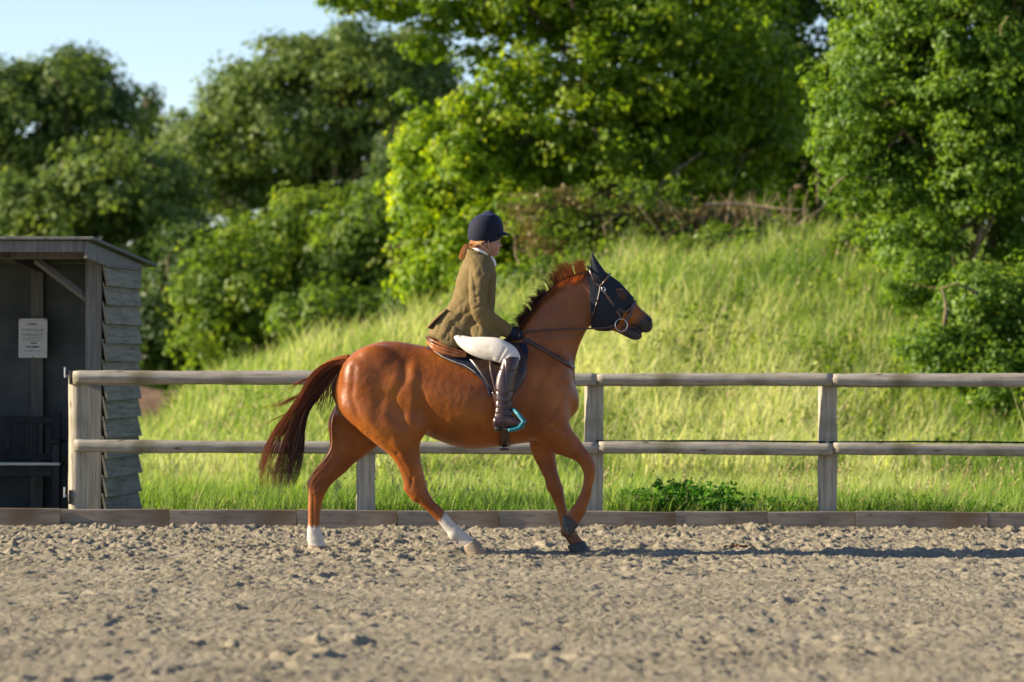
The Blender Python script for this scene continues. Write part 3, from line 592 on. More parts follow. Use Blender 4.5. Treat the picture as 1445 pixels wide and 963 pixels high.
a = math.atan(SL)
sbox('roof_sheet', M['roof_felt'], (-3.4, -.82, 0), (.095, 2.03, .028), (a, 0, 0), piv=(0, -.8, .0)).location = (0, -.8, ROOFZ0 - .028)
sbox('fascia', M['shed_post'], (-3.3, -.76, rz(-.8) - .135), (-.0, -.73, rz(-.8) - .034))
sbox('barge_board', M['shed_post'], (.003, -.76, -.155), (.033, 1.62, 0), (a, 0, 0), piv=(0, -.76, 0)).location = (0, -.76, rz(-.76) - .034)
sbox('header_beam', M['shed_post'], (-3.2, -.05, rz(0) - .13), (-.01, -.003, rz(0) - .05))
for x in (-.9, -1.7, -2.5): sbox('rafter', M['shed_post'], (x, -.72, -.1), (x + .05, 1.9, 0), (a, 0, 0), piv=(0, -.72, 0)).location = (0, -.72, rz(-.72) - .036)
mb = MB(); mb.tube([(-.13, .05, 1.96), (-.62, .05, 2.32)], .035, 4); mb.build('brace', M['shed_post'], shed, origin=(0, 0, 0), local=True)
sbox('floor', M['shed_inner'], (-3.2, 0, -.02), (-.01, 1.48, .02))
for i in range(14):                  # overlapping waney weatherboards on the right wall
    z0 = .03 + i * .1715 + rng.normal(0, .005); z1 = z0 + .20
    if z1 > rz(1.5) - .06: z1 = rz(1.5) - .06
    if z1 - z0 < .04: continue
    segs = 12; mb = MB(); V = []; e0 = -.015 + rng.uniform(-.02, .01); e1 = 1.51 + rng.uniform(-.008, .012) + (.02 if i < 4 else 0); ph = rng.uniform(0, 6, 3); tl_ = rng.normal(0, .004)
    for k in range(segs + 1):
        t = k / segs; y = e0 + (e1 - e0) * t; w = .0015 * math.sin(7 * t + ph[0]) + .0006 * math.sin(17 * t + ph[1]) + tl_ * (t - .5); sl = -.004 * math.sin(3 * t + ph[2])
        zz1 = min(z1, rz(y) - .05)
        V += [(.036 + sl, y, z0 + w), (.060 + sl, y, z0 + w), (.014, y, zz1), (.002, y, zz1)]
    n = 4; mb.add(V, [(k * n + j, k * n + (j + 1) % n, (k + 1) * n + (j + 1) % n, (k + 1) * n + j) for k in range(segs) for j in range(n)] + [(0, 1, 2, 3), tuple(segs * n + j for j in (3, 2, 1, 0))])
    o = mb.build('weatherboard', M['slat'], shed, origin=(0, 0, 0), local=True)
# bench in the shelter
bn = empty('garden_bench', PX(-20, 720, 35.1)); bn.location.z = 0.02; tag(bn, 'dark stained wooden bench with seat edge coloured as lit inside the shelter', 'bench')
def bb(name, x0, x1, y0, y1, z0, z1, m='bench'):
    mb = MB(); mb.box((x0, y0, z0), (x1, y1, z1), bev=.005); mb.build(name, M[m], bn)
xr = PX(88, 600, 35.1).x; xl = xr - 1.25
bb('top_rail', xl + .02, xr - .09, 35.40, 35.44, .83, .90)
bb('lower_rail', xl + .02, xr - .09, 35.40, 35.44, .50, .56)
for i in range(9): bb('back_slat', xl + .06 + i * .125, xl + .12 + i * .125, 35.41, 35.43, .562, .828)
for x in (xl, xr - .11): bb('rear_leg', x, x + .065, 35.385, 35.45, .02, .945)
for x in (xl, xr - .075): bb('front_leg', x, x + .065, 34.99, 35.055, .02, .66); bb('armrest', x - .01, x + .075, 34.96, 35.40, .662, .69)
for i in range(4): bb('seat_slat', xl - .0, xr + .0, 34.985 - .06 + i * .105, 34.985 + .03 + i * .105, .462, .487, 'bench_slat_lit' if i == 0 else 'bench')
bb('apron', xl + .067, xr - .078, 35.0, 35.03, .36, .458)
# notice pinned to the back wall
p0 = PX(26, 505, 35.84); p1 = PX(67, 450, 35.84)
nt = empty('notice', ((p0.x + p1.x) / 2, p0.y, p0.z)); tag(nt, 'white paper notice pinned to the dark back wall of the shelter', 'notice'); nt.rotation_euler = (0, 0, -math.radians(6))
wn_, hn_ = p1.x - p0.x, p1.z - p0.z
mb = MB(); V = []
for i in range(7):
    for j in range(5): u = i / 6; v = j / 4; V.append(((u - .5) * wn_, -.004 - .006 * abs(u - .5) * (1 - v) * 2 - .003 * math.sin(u * 5), v * hn_))
mb.add(V, [(i * 5 + j, (i + 1) * 5 + j, (i + 1) * 5 + j + 1, i * 5 + j + 1) for i in range(6) for j in range(4)])
link('sheet', mb.mesh('sheet', M['paper'], True), nt, (0, 0, 0), True)
mb = MB()
for (v, w, h, c) in [(.84, .34, .011, .5), (.72, .8, .004, .5), (.68, .78, .004, .5), (.60, .8, .004, .5), (.56, .7, .004, .5), (.50, .8, .004, .5), (.44, .76, .004, .5), (.36, .22, .010, .55), (.26, .5, .013, .5), (.17, .6, .004, .5)]:
    x0 = (c - w / 2 - .5) * wn_; 
    for q in range(max(2, int(w * 10))):
        a_ = x0 + q * w * wn_ / max(2, int(w * 10)); b_ = a_ + w * wn_ / max(2, int(w * 10)) * rng.uniform(.6, .92); mb.add([(a_, -.0145, v * hn_), (b_, -.0145, v * hn_), (b_, -.0145, v * hn_ + h), (a_, -.0145, v * hn_ + h)], [(0, 1, 2, 3)])
o = mb.build('printed_text', M['ink'], nt, origin=(0, 0, 0), local=True); tag(o, kind='stuff')
for (u, v) in ((-.46, .97), (.46, .97), (0, .02)):
    mb = MB(); mb.tube([(u * wn_, -.002, v * hn_), (u * wn_, -.022, v * hn_)], .006, 8); mb.build('drawing_pin', M['rust'], nt, origin=(0, 0, 0), local=True)

# ================================================================== ORGANIC MODELLING HELPERS
YH = 29.0
def catmull(A, sub):
    A = np.asarray(A, float); out = []
    for i in range(len(A) - 1):
        p0 = A[max(i - 1, 0)]; p1 = A[i]; p2 = A[i + 1]; p3 = A[min(i + 2, len(A) - 1)]
        for s in range(sub):
            t = s / sub; out.append(.5 * ((2 * p1) + (p2 - p0) * t + (2 * p0 - 5 * p1 + 4 * p2 - p3) * t * t + (3 * p1 - p0 - 3 * p2 + p3) * t ** 3))
    out.append(A[-1]); return np.array(out)
def loft(st, n=24, sub=5, Y=YH, grow=0.0, cap=True, sq=1.0):
    """st: (ax, ay, bx, by, dy, halfdepth) outline pairs in picture pixels at distance Y+dy. Returns world verts, faces."""
    A = catmull(st, sub); V = []; k = len(A)
    def ring(r, sc=1.0, push=None):
        a = PX(r[0], r[1], Y + r[4]); b = PX(r[2], r[3], Y + r[4]); c = (a + b) / 2; e = (b - a) / 2
        L = e.length; e = e * ((L + grow) / L) * sc; d = max(r[5] + grow, .002) * sc
        if push is not None: c = c + push
        out = []
        for j in range(n):
            q = 2 * PI * j / n; cs, sn = math.cos(q), math.sin(q)
            cs = math.copysign(abs(cs) ** sq, cs); sn = math.copysign(abs(sn) ** sq, sn)
            out.append(c + e * cs + Vector((0, d * sn, 0)))
        return out, c, L
    rings = []
    r0, c0, L0 = ring(A[0]); r1, c1, L1 = ring(A[-1])
    if cap:
        d0 = (c0 - ring(A[1])[1]).normalized(); d1 = (c1 - ring(A[-2])[1]).normalized()
        for s, q in ((.35, .42), (.75, .25)): rings.append(ring(A[0], s, d0 * L0 * (q))[0])
    for r in A: rings.append(ring(r)[0])
    if cap:
        for s, q in ((.75, .25), (.35, .42)): rings.append(ring(A[-1], s, d1 * L1 * q)[0])
    for r in rings: V += r
    K = len(rings)
    Fs = [(i * n + j, i * n + (j + 1) % n, (i + 1) * n + (j + 1) % n, (i + 1) * n + j) for i in range(K - 1) for j in range(n)]
    Fs += [tuple(range(n))[::-1], tuple((K - 1) * n + j for j in range(n))]
    return V, Fs
def ball(mb, x, y, dy, rx, ry, rd, Y=YH, rot=0):
    """ellipsoid, radii rx,ry in pixels (rotated by rot in the picture plane), rd in metres"""
    st = []
    c, s = math.cos(rot), math.sin(rot)
    for t in np.linspace(-.96, .96, 11):
        w = math.sqrt(1 - t * t); cx, cy = x + rx * t * c, y + rx * t * s
        st.append((cx + ry * w * s, cy - ry * w * c, cx - ry * w * s, cy + ry * w * c, dy, rd * w))
    mb.add(*loft(st, 16, 1, Y))
def fuse(name, mb, voxel, smooth=6, fac=.5):
    """union of overlapping closed shapes as one continuous smooth surface"""
    me = mb.mesh(name + '_src', M['bark']); o = bpy.data.objects.new('tmp', me); C.objects.link(o)
    r = o.modifiers.new('r', 'REMESH'); r.mode = 'VOXEL'; r.voxel_size = voxel; r.adaptivity = 0
    s = o.modifiers.new('s', 'SMOOTH'); s.factor = fac; s.iterations = smooth
    dg = bpy.context.evaluated_depsgraph_get(); dg.update()
    m2 = bpy.data.meshes.new_from_object(o.evaluated_get(dg)); bpy.data.objects.remove(o); bpy.data.meshes.remove(me)
    m2.name = name; m2.materials.clear(); m2.polygons.foreach_set('use_smooth', [True] * len(m2.polygons)); return m2
def getco(me):
    a = np.empty(len(me.vertices) * 3, 'f'); me.vertices.foreach_get('co', a); return a.reshape(-1, 3).astype(float)
def getno(me):
    a = np.empty(len(me.vertices) * 3, 'f'); me.vertices.foreach_get('normal', a); return a.reshape(-1, 3).astype(float)
def setco(me, P): me.vertices.foreach_set('co', np.asarray(P, 'f').ravel()); me.update()
def topx(P):
    x = P[:, 0] / P[:, 1] * F + CX; return x, HOR - (P[:, 2] - CAMZ) / P[:, 1] * F + ROLL * (x - CX)
def polyd(x, y, pts):
    """distance to a polyline in pixels and the running parameter"""
    best = np.full(x.shape, 1e9)
    for (ax, ay), (bx, by) in zip(pts[:-1], pts[1:]):
        dx, dy = bx - ax, by - ay; t = np.clip(((x - ax) * dx + (y - ay) * dy) / (dx * dx + dy * dy), 0, 1)
        best = np.minimum(best, np.hypot(x - ax - t * dx, y - ay - t * dy))
    return best
def attr(me, name, v): a = me.attributes.new(name, 'FLOAT', 'POINT'); a.data.foreach_set('value', np.asarray(v, 'f'))
def inpoly(x, y, poly):
    c = np.zeros(x.shape, bool); n = len(poly)
    for i in range(n):
        (x1, y1), (x2, y2) = poly[i], poly[(i + 1) % n]
        if y1 == y2: continue
        c ^= ((y1 > y) != (y2 > y)) & (x < (x2 - x1) * (y - y1) / (y2 - y1) + x1)
    return c

# ================================================================== HORSE
NEAR, FAR = -.145, .145
mb = MB()
torso = [(475, 530, 474, 572, 0, .07), (483, 512, 482, 590, 0, .135), (500, 495, 500, 606, 0, .195), (522, 485, 522, 618, 0, .245), (545, 480.5, 545, 622, 0, .270), (568, 482, 568, 616, 0, .28),
         (592, 486.5, 592, 612, 0, .285), (617, 491.5, 615, 621, 0, .300), (642, 496, 640, 630, 0, .31), (667, 499, 664, 634.5, 0, .31), (690, 498, 688, 633, 0, .295), (712, 491, 712, 630, 0, .27),
         (732, 482, 735, 627, 0, .245), (752, 484, 758, 624, 0, .235), (772, 494, 780, 616, 0, .22), (790, 510, 798, 602, 0, .19), (803, 530, 808, 588, 0, .13)]
mb.add(*loft(torso, 40, 5))
neck = [(700, 507, 770, 606, 0, .20), (713, 486, 800, 590, 0, .185), (725, 468, 811, 562, 0, .155), (738, 450, 811, 533, 0, .125), (752, 431, 813, 508, 0, .105), (768, 412, 819, 486, 0, .092), (787, 396, 828, 466, 0, .082), (807, 386, 838, 456, 0, .075), (826, 381, 848, 450, 0, .07)]
mb.add(*loft(neck, 32, 5))
# head
cheek = [(822, 384, 832, 448, 0, .070), (834, 381, 836, 461, 0, .085), (848, 384, 845, 463.5, 0, .092), (862, 393, 856, 464, 0, .090), (874, 402, 868, 464, 0, .078), (886, 415, 878, 464, 0, .066), (897, 428, 887, 460, 0, .058),
         (907, 438, 898, 462.5, 0, .055), (915, 444.5, 904.5, 467, 0, .056), (919.5, 449, 909.5, 470, 0, .050), (921, 455, 914, 469.5, 0, .034)]
mb.add(*loft(cheek, 28, 5))
jaw = [(862, 448, 858, 466, 0, .05), (874, 454, 870, 469, 0, .046), (884, 459, 880, 474, 0, .042), (893, 462, 890, 479, 0, .042), (900, 466.3, 897.5, 480.5, 0, .038), (904.5, 470, 903, 479.5, 0, .028)]
mb.add(*loft(jaw, 18, 4))
# brow, cheek bone, jowl
for sgn in (-1, 1):
    ball(mb, 873, 413, sgn * .070, 8, 6, .022, rot=.7)
    ball(mb, 850, 438, sgn * .062, 17, 19, .035)
    ball(mb, 884, 434, sgn * .045, 18, 3.5, .018, rot=.75)
    ball(mb, 915, 455, sgn * .040, 6, 6, .02)
    # haunch, thigh, shoulder and forearm muscle masses
    dy = sgn * .13
    ball(mb, 520, 540, sgn * .135, 46, 38, .14, rot=1.1)
    ball(mb, 545, 520, sgn * .155, 46, 30, .095, rot=.6)
    ball(mb, 775, 545, sgn * .095, 30, 50, .12, rot=.35)
    ball(mb, 748, 570, sgn * .13, 34, 30, .10, rot=.9)
    ball(mb, 792, 560, sgn * .075, 18, 34, .10, rot=.1)
# near hind (reaching forward)
nh = [(476, 556, 560, 530, -.11, .13), (479, 580, 585, 575, -.135, .135), (498, 600, 594, 606, -.16, .125), (522, 622, 594, 632, -.16, .10), (547, 640, 595, 650, -.155, .075), (562, 660, 600, 671, -.15, .056), (569, 680, 604, 688, -.145, .048), (572.5, 695, 608, 699, -.142, .048),
      (587, 708, 615, 709, -.14, .038), (603, 721, 624, 717, -.14, .030), (617, 735, 634, 728, -.14, .028), (627, 747, 643, 738.5, -.14, .030), (637, 757.5, 652, 746, -.14, .036), (649, 767, 662, 755, -.14, .033), (659, 773, 670, 762, -.14, .038)]
mb.add(*loft(nh, 24, 5))
ball(mb, 585, 600, -.20, 20, 26, .075, rot=-.2)
ball(mb, 578, 689, -.14, 9, 7, .036); ball(mb, 588, 700, -.14, 12, 9, .042, rot=.8); ball(mb, 642, 754, -.14, 10.5, 9, .039, rot=.8)
# far hind (planted, trailing)
fh = [(482, 556, 560, 530, .13, .15), (462, 590, 570, 585, .15, .14), (463, 615, 545, 622, .15, .11), (464, 632, 520, 641, .148, .085), (456, 648, 503, 653, .145, .066), (442, 665, 488, 668, .14, .052), (433.5, 680, 470, 683, .14, .046), (435.5, 695, 460, 698, .14, .042),
      (435, 715, 454.5, 716, .14, .032), (435, 735, 452.5, 736, .14, .030), (434, 752, 454, 750, .14, .034), (434, 763, 457, 759, .14, .035), (437, 772, 460, 768, .14, .036), (437, 778, 465, 776, .14, .045)]
mb.add(*loft(fh, 24, 5)); ball(mb, 440, 683, .14, 7, 8, .033); ball(mb, 448, 690, .14, 9, 14, .042); ball(mb, 447, 761, .14, 11, 10, .038)
# near fore (lifted)
nf = [(752, 560, 800, 560, -.12, .09), (752, 588, 804, 582, -.135, .10), (750, 612, 806, 600, -.135, .088), (762, 628, 815, 614, -.13, .068), (780, 639, 826, 630, -.125, .052), (800, 646, 836, 643, -.12, .045), (815, 653, 841, 656, -.12, .043), (823, 667, 841.5, 668, -.12, .041),
      (823, 682, 838, 684, -.12, .032), (818.5, 697, 834, 702, -.12, .027), (812, 710, 830, 715, -.12, .031), (805.5, 719, 827, 725, -.12, .034), (802, 727, 821, 734, -.12, .028), (801, 733, 816, 743, -.12, .032)]
mb.add(*loft(nf, 22, 5)); ball(mb, 833, 660, -.12, 9, 12, .044); ball(mb, 817, 720, -.12, 10, 9.5, .038)
# far fore (landing)
ff = [(745, 585, 795, 585, .12, .09), (745, 608, 790, 610, .13, .085), (747, 632, 785, 636, .13, .062), (757, 654, 787, 658, .125, .047), (768, 675, 792, 678, .12, .042), (773, 689, 796, 689, .12, .040), (779, 702, 797.5, 703, .12, .030), (786, 719, 801, 718, .12, .027),
      (790, 736, 805, 733, .12, .029), (793, 750, 812, 745, .12, .035), (799, 760, 817, 755, .12, .030), (804, 769, 824, 764, .12, .036)]
mb.add(*loft(ff, 22, 5)); ball(mb, 781, 684, .12, 10.5, 13, .042, rot=.1); ball(mb, 801, 750, .12, 9.5, 9, .037)
# ears (inside the fabric ears)
for sgn in (-1, 1): mb.add(*loft([(834, 384, 850, 388, sgn * .052, .022), (835, 374, 848, 380, sgn * .055, .020), (835, 364, 841, 368, sgn * .055, .010)], 12, 4))
horse_me = fuse('horse_body', mb, .0095, 5)
def relax(me, mask, iters, lam=.5):
    P = getco(me); E = np.empty(len(me.edges) * 2, 'i'); me.edges.foreach_get('vertices', E); E = E.reshape(-1, 2); cnt = np.bincount(E.ravel(), minlength=len(P))[:, None].astype(float)
    for _ in range(iters):
        Sx = np.stack([np.bincount(E[:, 0], P[E[:, 1], a], len(P)) + np.bincount(E[:, 1], P[E[:, 0], a], len(P)) for a in range(3)], -1)
        P = P + (Sx / cnt - P) * lam * mask[:, None]
    setco(me, P)
_P = getco(horse_me); _x, _y = topx(_P)
relax(horse_me, np.clip((640 - _y) / 25, 0, 1) * np.clip((822 - _x) / 20, 0, 1), 85, .6)
relax(horse_me, np.clip((_y - 610) / 20, 0, 1) * np.clip((700 - _y) / 30, 0, 1), 14, .5)
P = getco(horse_me); N = getno(horse_me); x, y = topx(P); side = np.sign(P[:, 1] - YH)
near = np.clip((YH - P[:, 1]) / .05, -1, 1)
lat = np.clip(np.abs(N[:, 1]), 0, 1)
disp = np.zeros(len(P))
def groove(pts, w, amp, hind=None):
    global disp
    disp += -amp * np.exp(-(polyd(x, y, pts) / w) ** 2) * lat
groove([(500, 520), (496, 560), (506, 590), (530, 615), (560, 640)], 5, .008)          # hamstring line
groove([(484, 545), (488, 575), (505, 600), (535, 628)], 4, .0025)
groove([(588, 545), (596, 575), (600, 605), (596, 620)], 8, .013)                       # flank fold
groove([(574, 512), (572, 530), (556, 560), (560, 590), (570, 600)], 7, .010); groove([(583, 520), (584, 560), (578, 590)], 9, -.010); groove([(520, 500), (545, 515), (560, 535)], 12, -.006)                                  # point of hip
groove([(540, 560), (530, 590), (548, 620)], 9, .006)
groove([(780, 500), (765, 530), (752, 560), (745, 590)], 7, .010)                       # shoulder blade edge
groove([(800, 545), (785, 575), (770, 600)], 6, .009)                                   # breast groove
groove([(812, 570), (800, 590), (785, 605)], 5, .007)
groove([(765, 470), (790, 450), (815, 440)], 8, .006)                                   # jugular groove
groove([(815, 480), (800, 510), (785, 545)], 7, .007)
groove([(845, 452), (862, 445), (872, 430)], 4, .006)                                   # jowl edge
groove([(873, 415), (886, 430), (900, 445)], 4, .004)
for i in range(9): groove([(604 + i * 13, 540), (600 + i * 13, 575), (606 + i * 13, 605)], 4, .0004)
for q in ([(760, 600), (790, 622), (815, 645)], [(770, 590), (800, 612)], [(585, 655), (580, 690)], [(560, 640), (582, 680)], [(500, 640), (460, 680)], [(480, 640), (447, 690)]): groove(q, 2.2, .004)
groove([(610, 712), (640, 742)], 2, .005); groove([(443, 700), (443, 745)], 2, .005); groove([(785, 700), (795, 735)], 2, .005); groove([(828, 680), (822, 712)], 2, .005)
for q in ([(620, 600), (650, 612), (690, 614), (720, 606)], [(650, 612), (668, 600), (676, 590)], [(880, 440), (890, 450), (893, 458)], [(866, 446), (878, 452)], [(505, 600), (520, 618), (530, 640)], [(470, 600), (480, 625), (478, 640)], [(775, 600), (790, 612), (806, 622)], [(612, 700), (622, 716)], [(790, 540), (796, 560), (790, 580)]): groove(q, 1.1, -.0028)
for q in ([(592, 560), (600, 572)], [(590, 572), (602, 586)], [(760, 590), (750, 606)], [(766, 596), (756, 614)], [(812, 530), (804, 545)], [(808, 548), (800, 560)], [(497, 640), (485, 648)]): groove(q, 1.8, .004)
disp += (fbm(x * .08, y * .08 + side * 9, 3, 4) - .5) * .005 * (y < 640) + (fbm(x * .3, y * .3 + side * 9, 2, 5) - .5) * .0016
setco(horse_me, P + N * disp[:, None])
P = getco(horse_me); x, y = topx(P)
# markings: white stockings behind, dark muzzle, darker legs below
nz = (fbm(x * .55, y * .22, 3, 9) - .3) * 11
hindn = (x > 590) & (x < 690) & (P[:, 1] < YH); hindf = (x < 475) & (P[:, 1] > YH)
sock = np.where(hindn, np.clip((x + y * .55 - (617 + 737 * .55) - 3 + nz * .8) / 5, 0, 1) * (y > 722), 0) + np.where(hindf, np.clip((y - 741 + nz * .8 - 2) / 5, 0, 1), 0)
muz = np.clip((x * .62 + y * .78 - (896 * .62 + 452 * .78) + nz) / 9, 0, 1) * (x > 870) * (y < 500)
dk = np.clip((y - 715) / 40, 0, 1) * (x > 740) * .6 + .35 * np.clip((x - 700) / 60, 0, 1) * (y < 480) * (x < 850)
attr(horse_me, 'sock', sock); attr(horse_me, 'muzzle', muz); attr(horse_me, 'dusk', dk)
m = mat('chestnut_coat', (.24, .065, .014), .40, .36); M['coat'] = m
tc = nd(m, 'ShaderNodeTexCoord'); n1 = nd(m, 'ShaderNodeTexNoise', Scale=3.2, Detail=5.0); lk(m, tc.outputs['Object'], n1.inputs['Vector'])
mp = nd(m, 'ShaderNodeMapping'); mp.inputs['Scale'].default_value = (60, 60, 260); mp.inputs['Rotation'].default_value = (0, .5, 0); lk(m, tc.outputs['Object'], mp.inputs[0])
n2 = nd(m, 'ShaderNodeTexNoise', Scale=1.0, Detail=3.0); lk(m, mp.outputs[0], n2.inputs['Vector'])
r = ramp(m, n1.outputs['Fac'], [(.3, (.15, .038, .004)), (.5, (.235, .064, .007)), (.7, (.34, .103, .011))])
hr = ramp(m, n2.outputs['Fac'], [(.3, (.80, .78, .75)), (.7, (1.12, 1.12, 1.12))])
mx = nd(m, 'ShaderNodeMix', data_type='RGBA', blend_type='MULTIPLY'); mx.inputs[0].default_value = 1; lk(m, r.outputs[0], mx.inputs[6]); lk(m, hr.outputs[0], mx.inputs[7])
out = mx.outputs[2]
for an, col in (('dusk', (.085, .045, .03)), ('muzzle', (.028, .024, .026)), ('sock', (.50, .46, .41))):
    at = nd(m, 'ShaderNodeAttribute', attribute_name=an); q = nd(m, 'ShaderNodeMix', data_type='RGBA')
    lk(m, at.outputs['Fac'], q.inputs[0]); lk(m, out, q.inputs[6]); q.inputs[7].default_value = (*col, 1); out = q.outputs[2]
lk(m, out, bsdf(m).inputs['Base Color'])
bp = nd(m, 'ShaderNodeBump', Strength=.55, Distance=.003); lk(m, n2.outputs['Fac'], bp.inputs['Height']); lk(m, bp.outputs[0], bsdf(m).inputs['Normal'])
bsdf(m).inputs['Coat Weight'].default_value = .0; bsdf(m).inputs['Coat Roughness'].default_value = .32; bsdf(m).inputs['Sheen Weight'].default_value = .04; bsdf(m).inputs['Sheen Roughness'].default_value = .35; bsdf(m).inputs['Sheen Tint'].default_value = (1, .6, .35, 1)
horse_me.materials.append(m)
horse = empty('horse', (PX(640, 780, YH).x, YH, 0)); tag(horse, 'chestnut horse with two white hind socks trotting to the right', 'horse')
BV = BVHTree.FromPolygons([Vector(p) for p in P], [tuple(p.vertices) for p in horse_me.polygons])
link('body', horse_me, horse)
def surf(px, py, sgn=-1, off=.0):
    """point of the horse's skin under a picture point, on the near (-1) or far (+1) side, pushed out by off"""
    p = PX(px, py, YH); o = Vector((p.x, YH + sgn * 2, p.z)); h = BV.ray_cast(o, Vector((0, -sgn, 0)))
    if h[0] is None:
        h = BV.find_nearest(p); return h[0] + h[1] * off
    return h[0] + h[1] * off
M['hoof'] = tex_mat('hoof_horn', [(.3, (.17, .12, .08)), (.7, (.34, .26, .18))], (1, 1, 6), 14, 4, .5, .3, .003, .4)
M['hoof_dark'] = tex_mat('dark_hoof_horn', [(.3, (.02, .02, .024)), (.7, (.06, .058, .056))], (1, 1, 6), 14, 4, .5, .3, .003, .4)
def hoof(st, m):
    mb = MB(); V, Fs = loft(st, 24, 3, cap=False); mb.add(V, Fs); return link('hoof', mb.mesh('hoof', M[m], True), horse)
hoof([(655, 772.5, 671, 760, -.14, .040), (657, 777.5, 677, 765.5, -.14, .048), (661, 783, 685.5, 776, -.14, .055), (662.5, 784.5, 686.5, 779, -.14, .055)], 'hoof')
hoof([(435.5, 769, 463, 771, .14, .045), (435, 776, 467, 776, .14, .052), (436, 782, 470, 781.5, .14, .055)], 'hoof')
hoof([(797, 727, 818, 740, -.12, .038), (794.5, 732, 812.5, 748, -.12, .046), (795, 742, 808, 755, -.12, .048), (798, 752, 804.5, 758.5, -.12, .034)], 'hoof_dark')
hoof([(801.5, 770, 825.5, 763, .12, .040), (803, 775, 829.5, 770, .12, .048), (807, 781, 833.5, 778.5, .12, .053), (808, 782, 834, 780, .12, .053)], 'hoof_dark')
# hair
def hair_mat(name, a, b, rough=.45):
    m = mat(name, a, rough, .4); at = nd(m, 'ShaderNodeAttribute', attribute_name='tint'); r = ramp(m, at.outputs['Fac'], [(0, a), (1, b)]); lk(m, r.outputs[0], bsdf(m).inputs['Base Color'])
    tr = nd(m, 'ShaderNodeBsdfTranslucent'); lk(m, r.outputs[0], tr.inputs[0]); mx = nd(m, 'ShaderNodeMixShader'); mx.inputs[0].default_value = .3
    lk(m, bsdf(m).outputs[0], mx.inputs[1]); lk(m, tr.outputs[0], mx.inputs[2]); lk(m, mx.outputs[0], m.node_tree.nodes['Material Output'].inputs[0]); return m
M['tail'] = hair_mat('tail_hair', (.045, .014, .008), (.36, .095, .022)); M['mane'] = hair_mat('mane_hair', (.07, .02, .009), (.78, .24, .045))
M['hair'] = hair_mat('auburn_hair', (.40, .16, .055), (.85, .50, .22))
def strands(curves, width, tints, mat_, name, parent, sub=4, taper=.15):
    """curves: list of control point lists (world). Each hair lock is a thin three-sided tapering strip."""
    allV = []; allF = []; tt = []; n0 = 0
    for cv, w, t in zip(curves, width, tints):
        A = catmull(np.array(cv), sub); k = len(A); T = np.gradient(A, axis=0); T /= np.linalg.norm(T, axis=1)[:, None] + 1e-9
        s = np.cross(T, [0, 1, 0.01]); s /= np.linalg.norm(s, axis=1)[:, None] + 1e-9; b = np.cross(T, s)
        u = np.linspace(0, 1, k); r = (w * (1 - u * (1 - taper)) * np.minimum(1, .5 + u * 4))[:, None]
        ring = np.stack([A + s * r, A - s * r * .5 + b * r * .8, A - s * r * .5 - b * r * .8], 1).reshape(-1, 3)
        i = np.arange(k - 1)[:, None] * 3 + n0; j = np.arange(3)[None]; jn = (j + 1) % 3
        allF.append(np.stack([i + j, i + jn, i + 3 + jn, i + 3 + j], -1).reshape(-1, 4)); allV.append(ring); tt.append(np.full(k * 3, t)); n0 += k * 3
    return link(name, npmesh(name, np.concatenate(allV), np.concatenate(allF), mat_, smooth=True, tint=np.concatenate(tt)), parent)
# tail: carried high, streaming back and down
guide_out = [(490, 506), (468, 509), (449, 519), (434, 535), (421, 560), (404, 585), (386, 610), (374, 640), (368, 665), (370, 688)]
guide_in = [(488, 520), (476, 527), (464, 543), (452, 560), (437, 580), (430, 605), (428, 632), (424, 655), (418, 672), (414, 684)]
dock = MB(); dock.add(*loft([(492, 500, 490, 520, 0, .05), (478, 503, 480, 521, 0, .045), (463, 509, 468, 527, 0, .04), (450, 518, 458, 536, 0, .034), (441, 532, 450, 548, 0, .026), (434, 549, 441, 560, 0, .015)], 14, 4))
o = link('dock', dock.mesh('dock', M['coat'], True), horse); 
for an in ('sock', 'muzzle', 'dusk'): attr(o.data, an, np.zeros(len(o.data.vertices)))
cv = []; wd = []; ti = []
locks = [(rng.random(), rng.normal(0, 1), rng.uniform(0, 6), rng.integers(7, 11)) for _ in range(46)]
for i in range(1250):
    lu, lam, lph, lst = locks[rng.integers(0, 46)]; u = np.clip(lu + rng.normal(0, .022), 0, 1) if rng.random() < .85 else rng.random(); dyo = rng.normal(0, .035); stop = min(10, lst if rng.random() < .8 else rng.integers(5, 10))
    pts = []; j0 = 0 if u < .75 else (1 if rng.random() < .5 else 0); ph = lph + rng.normal(0, .4); am = lam * 1.3 + rng.normal(0, .35)
    for k in range(j0, stop):
        t = k / 9; uu = np.clip(u + .05 * math.sin(3 * t + ph) * t, -.05, 1.05)
        px = guide_out[k][0] * (1 - uu) + guide_in[k][0] * uu + am * 3.0 * t * t * math.sin(5 * t + ph); py = guide_out[k][1] * (1 - uu) + guide_in[k][1] * uu + am * 2 * t
        if k > 6: px += rng.normal(0, 2.2); py += rng.normal(0, 3)
        pts.append(tuple(PX(px, py, YH + dyo * (0.4 + t * 1.8))))
    cv.append(pts); wd.append(rng.uniform(.0014, .0040)); ti.append(np.clip(.72 - 1.0 * u + rng.normal(0, .16), 0, 1) if stop > 7 else np.clip(rng.normal(.7, .15), 0, 1))  # outer locks tinted orange as if lit, inner ones darkened as if shaded
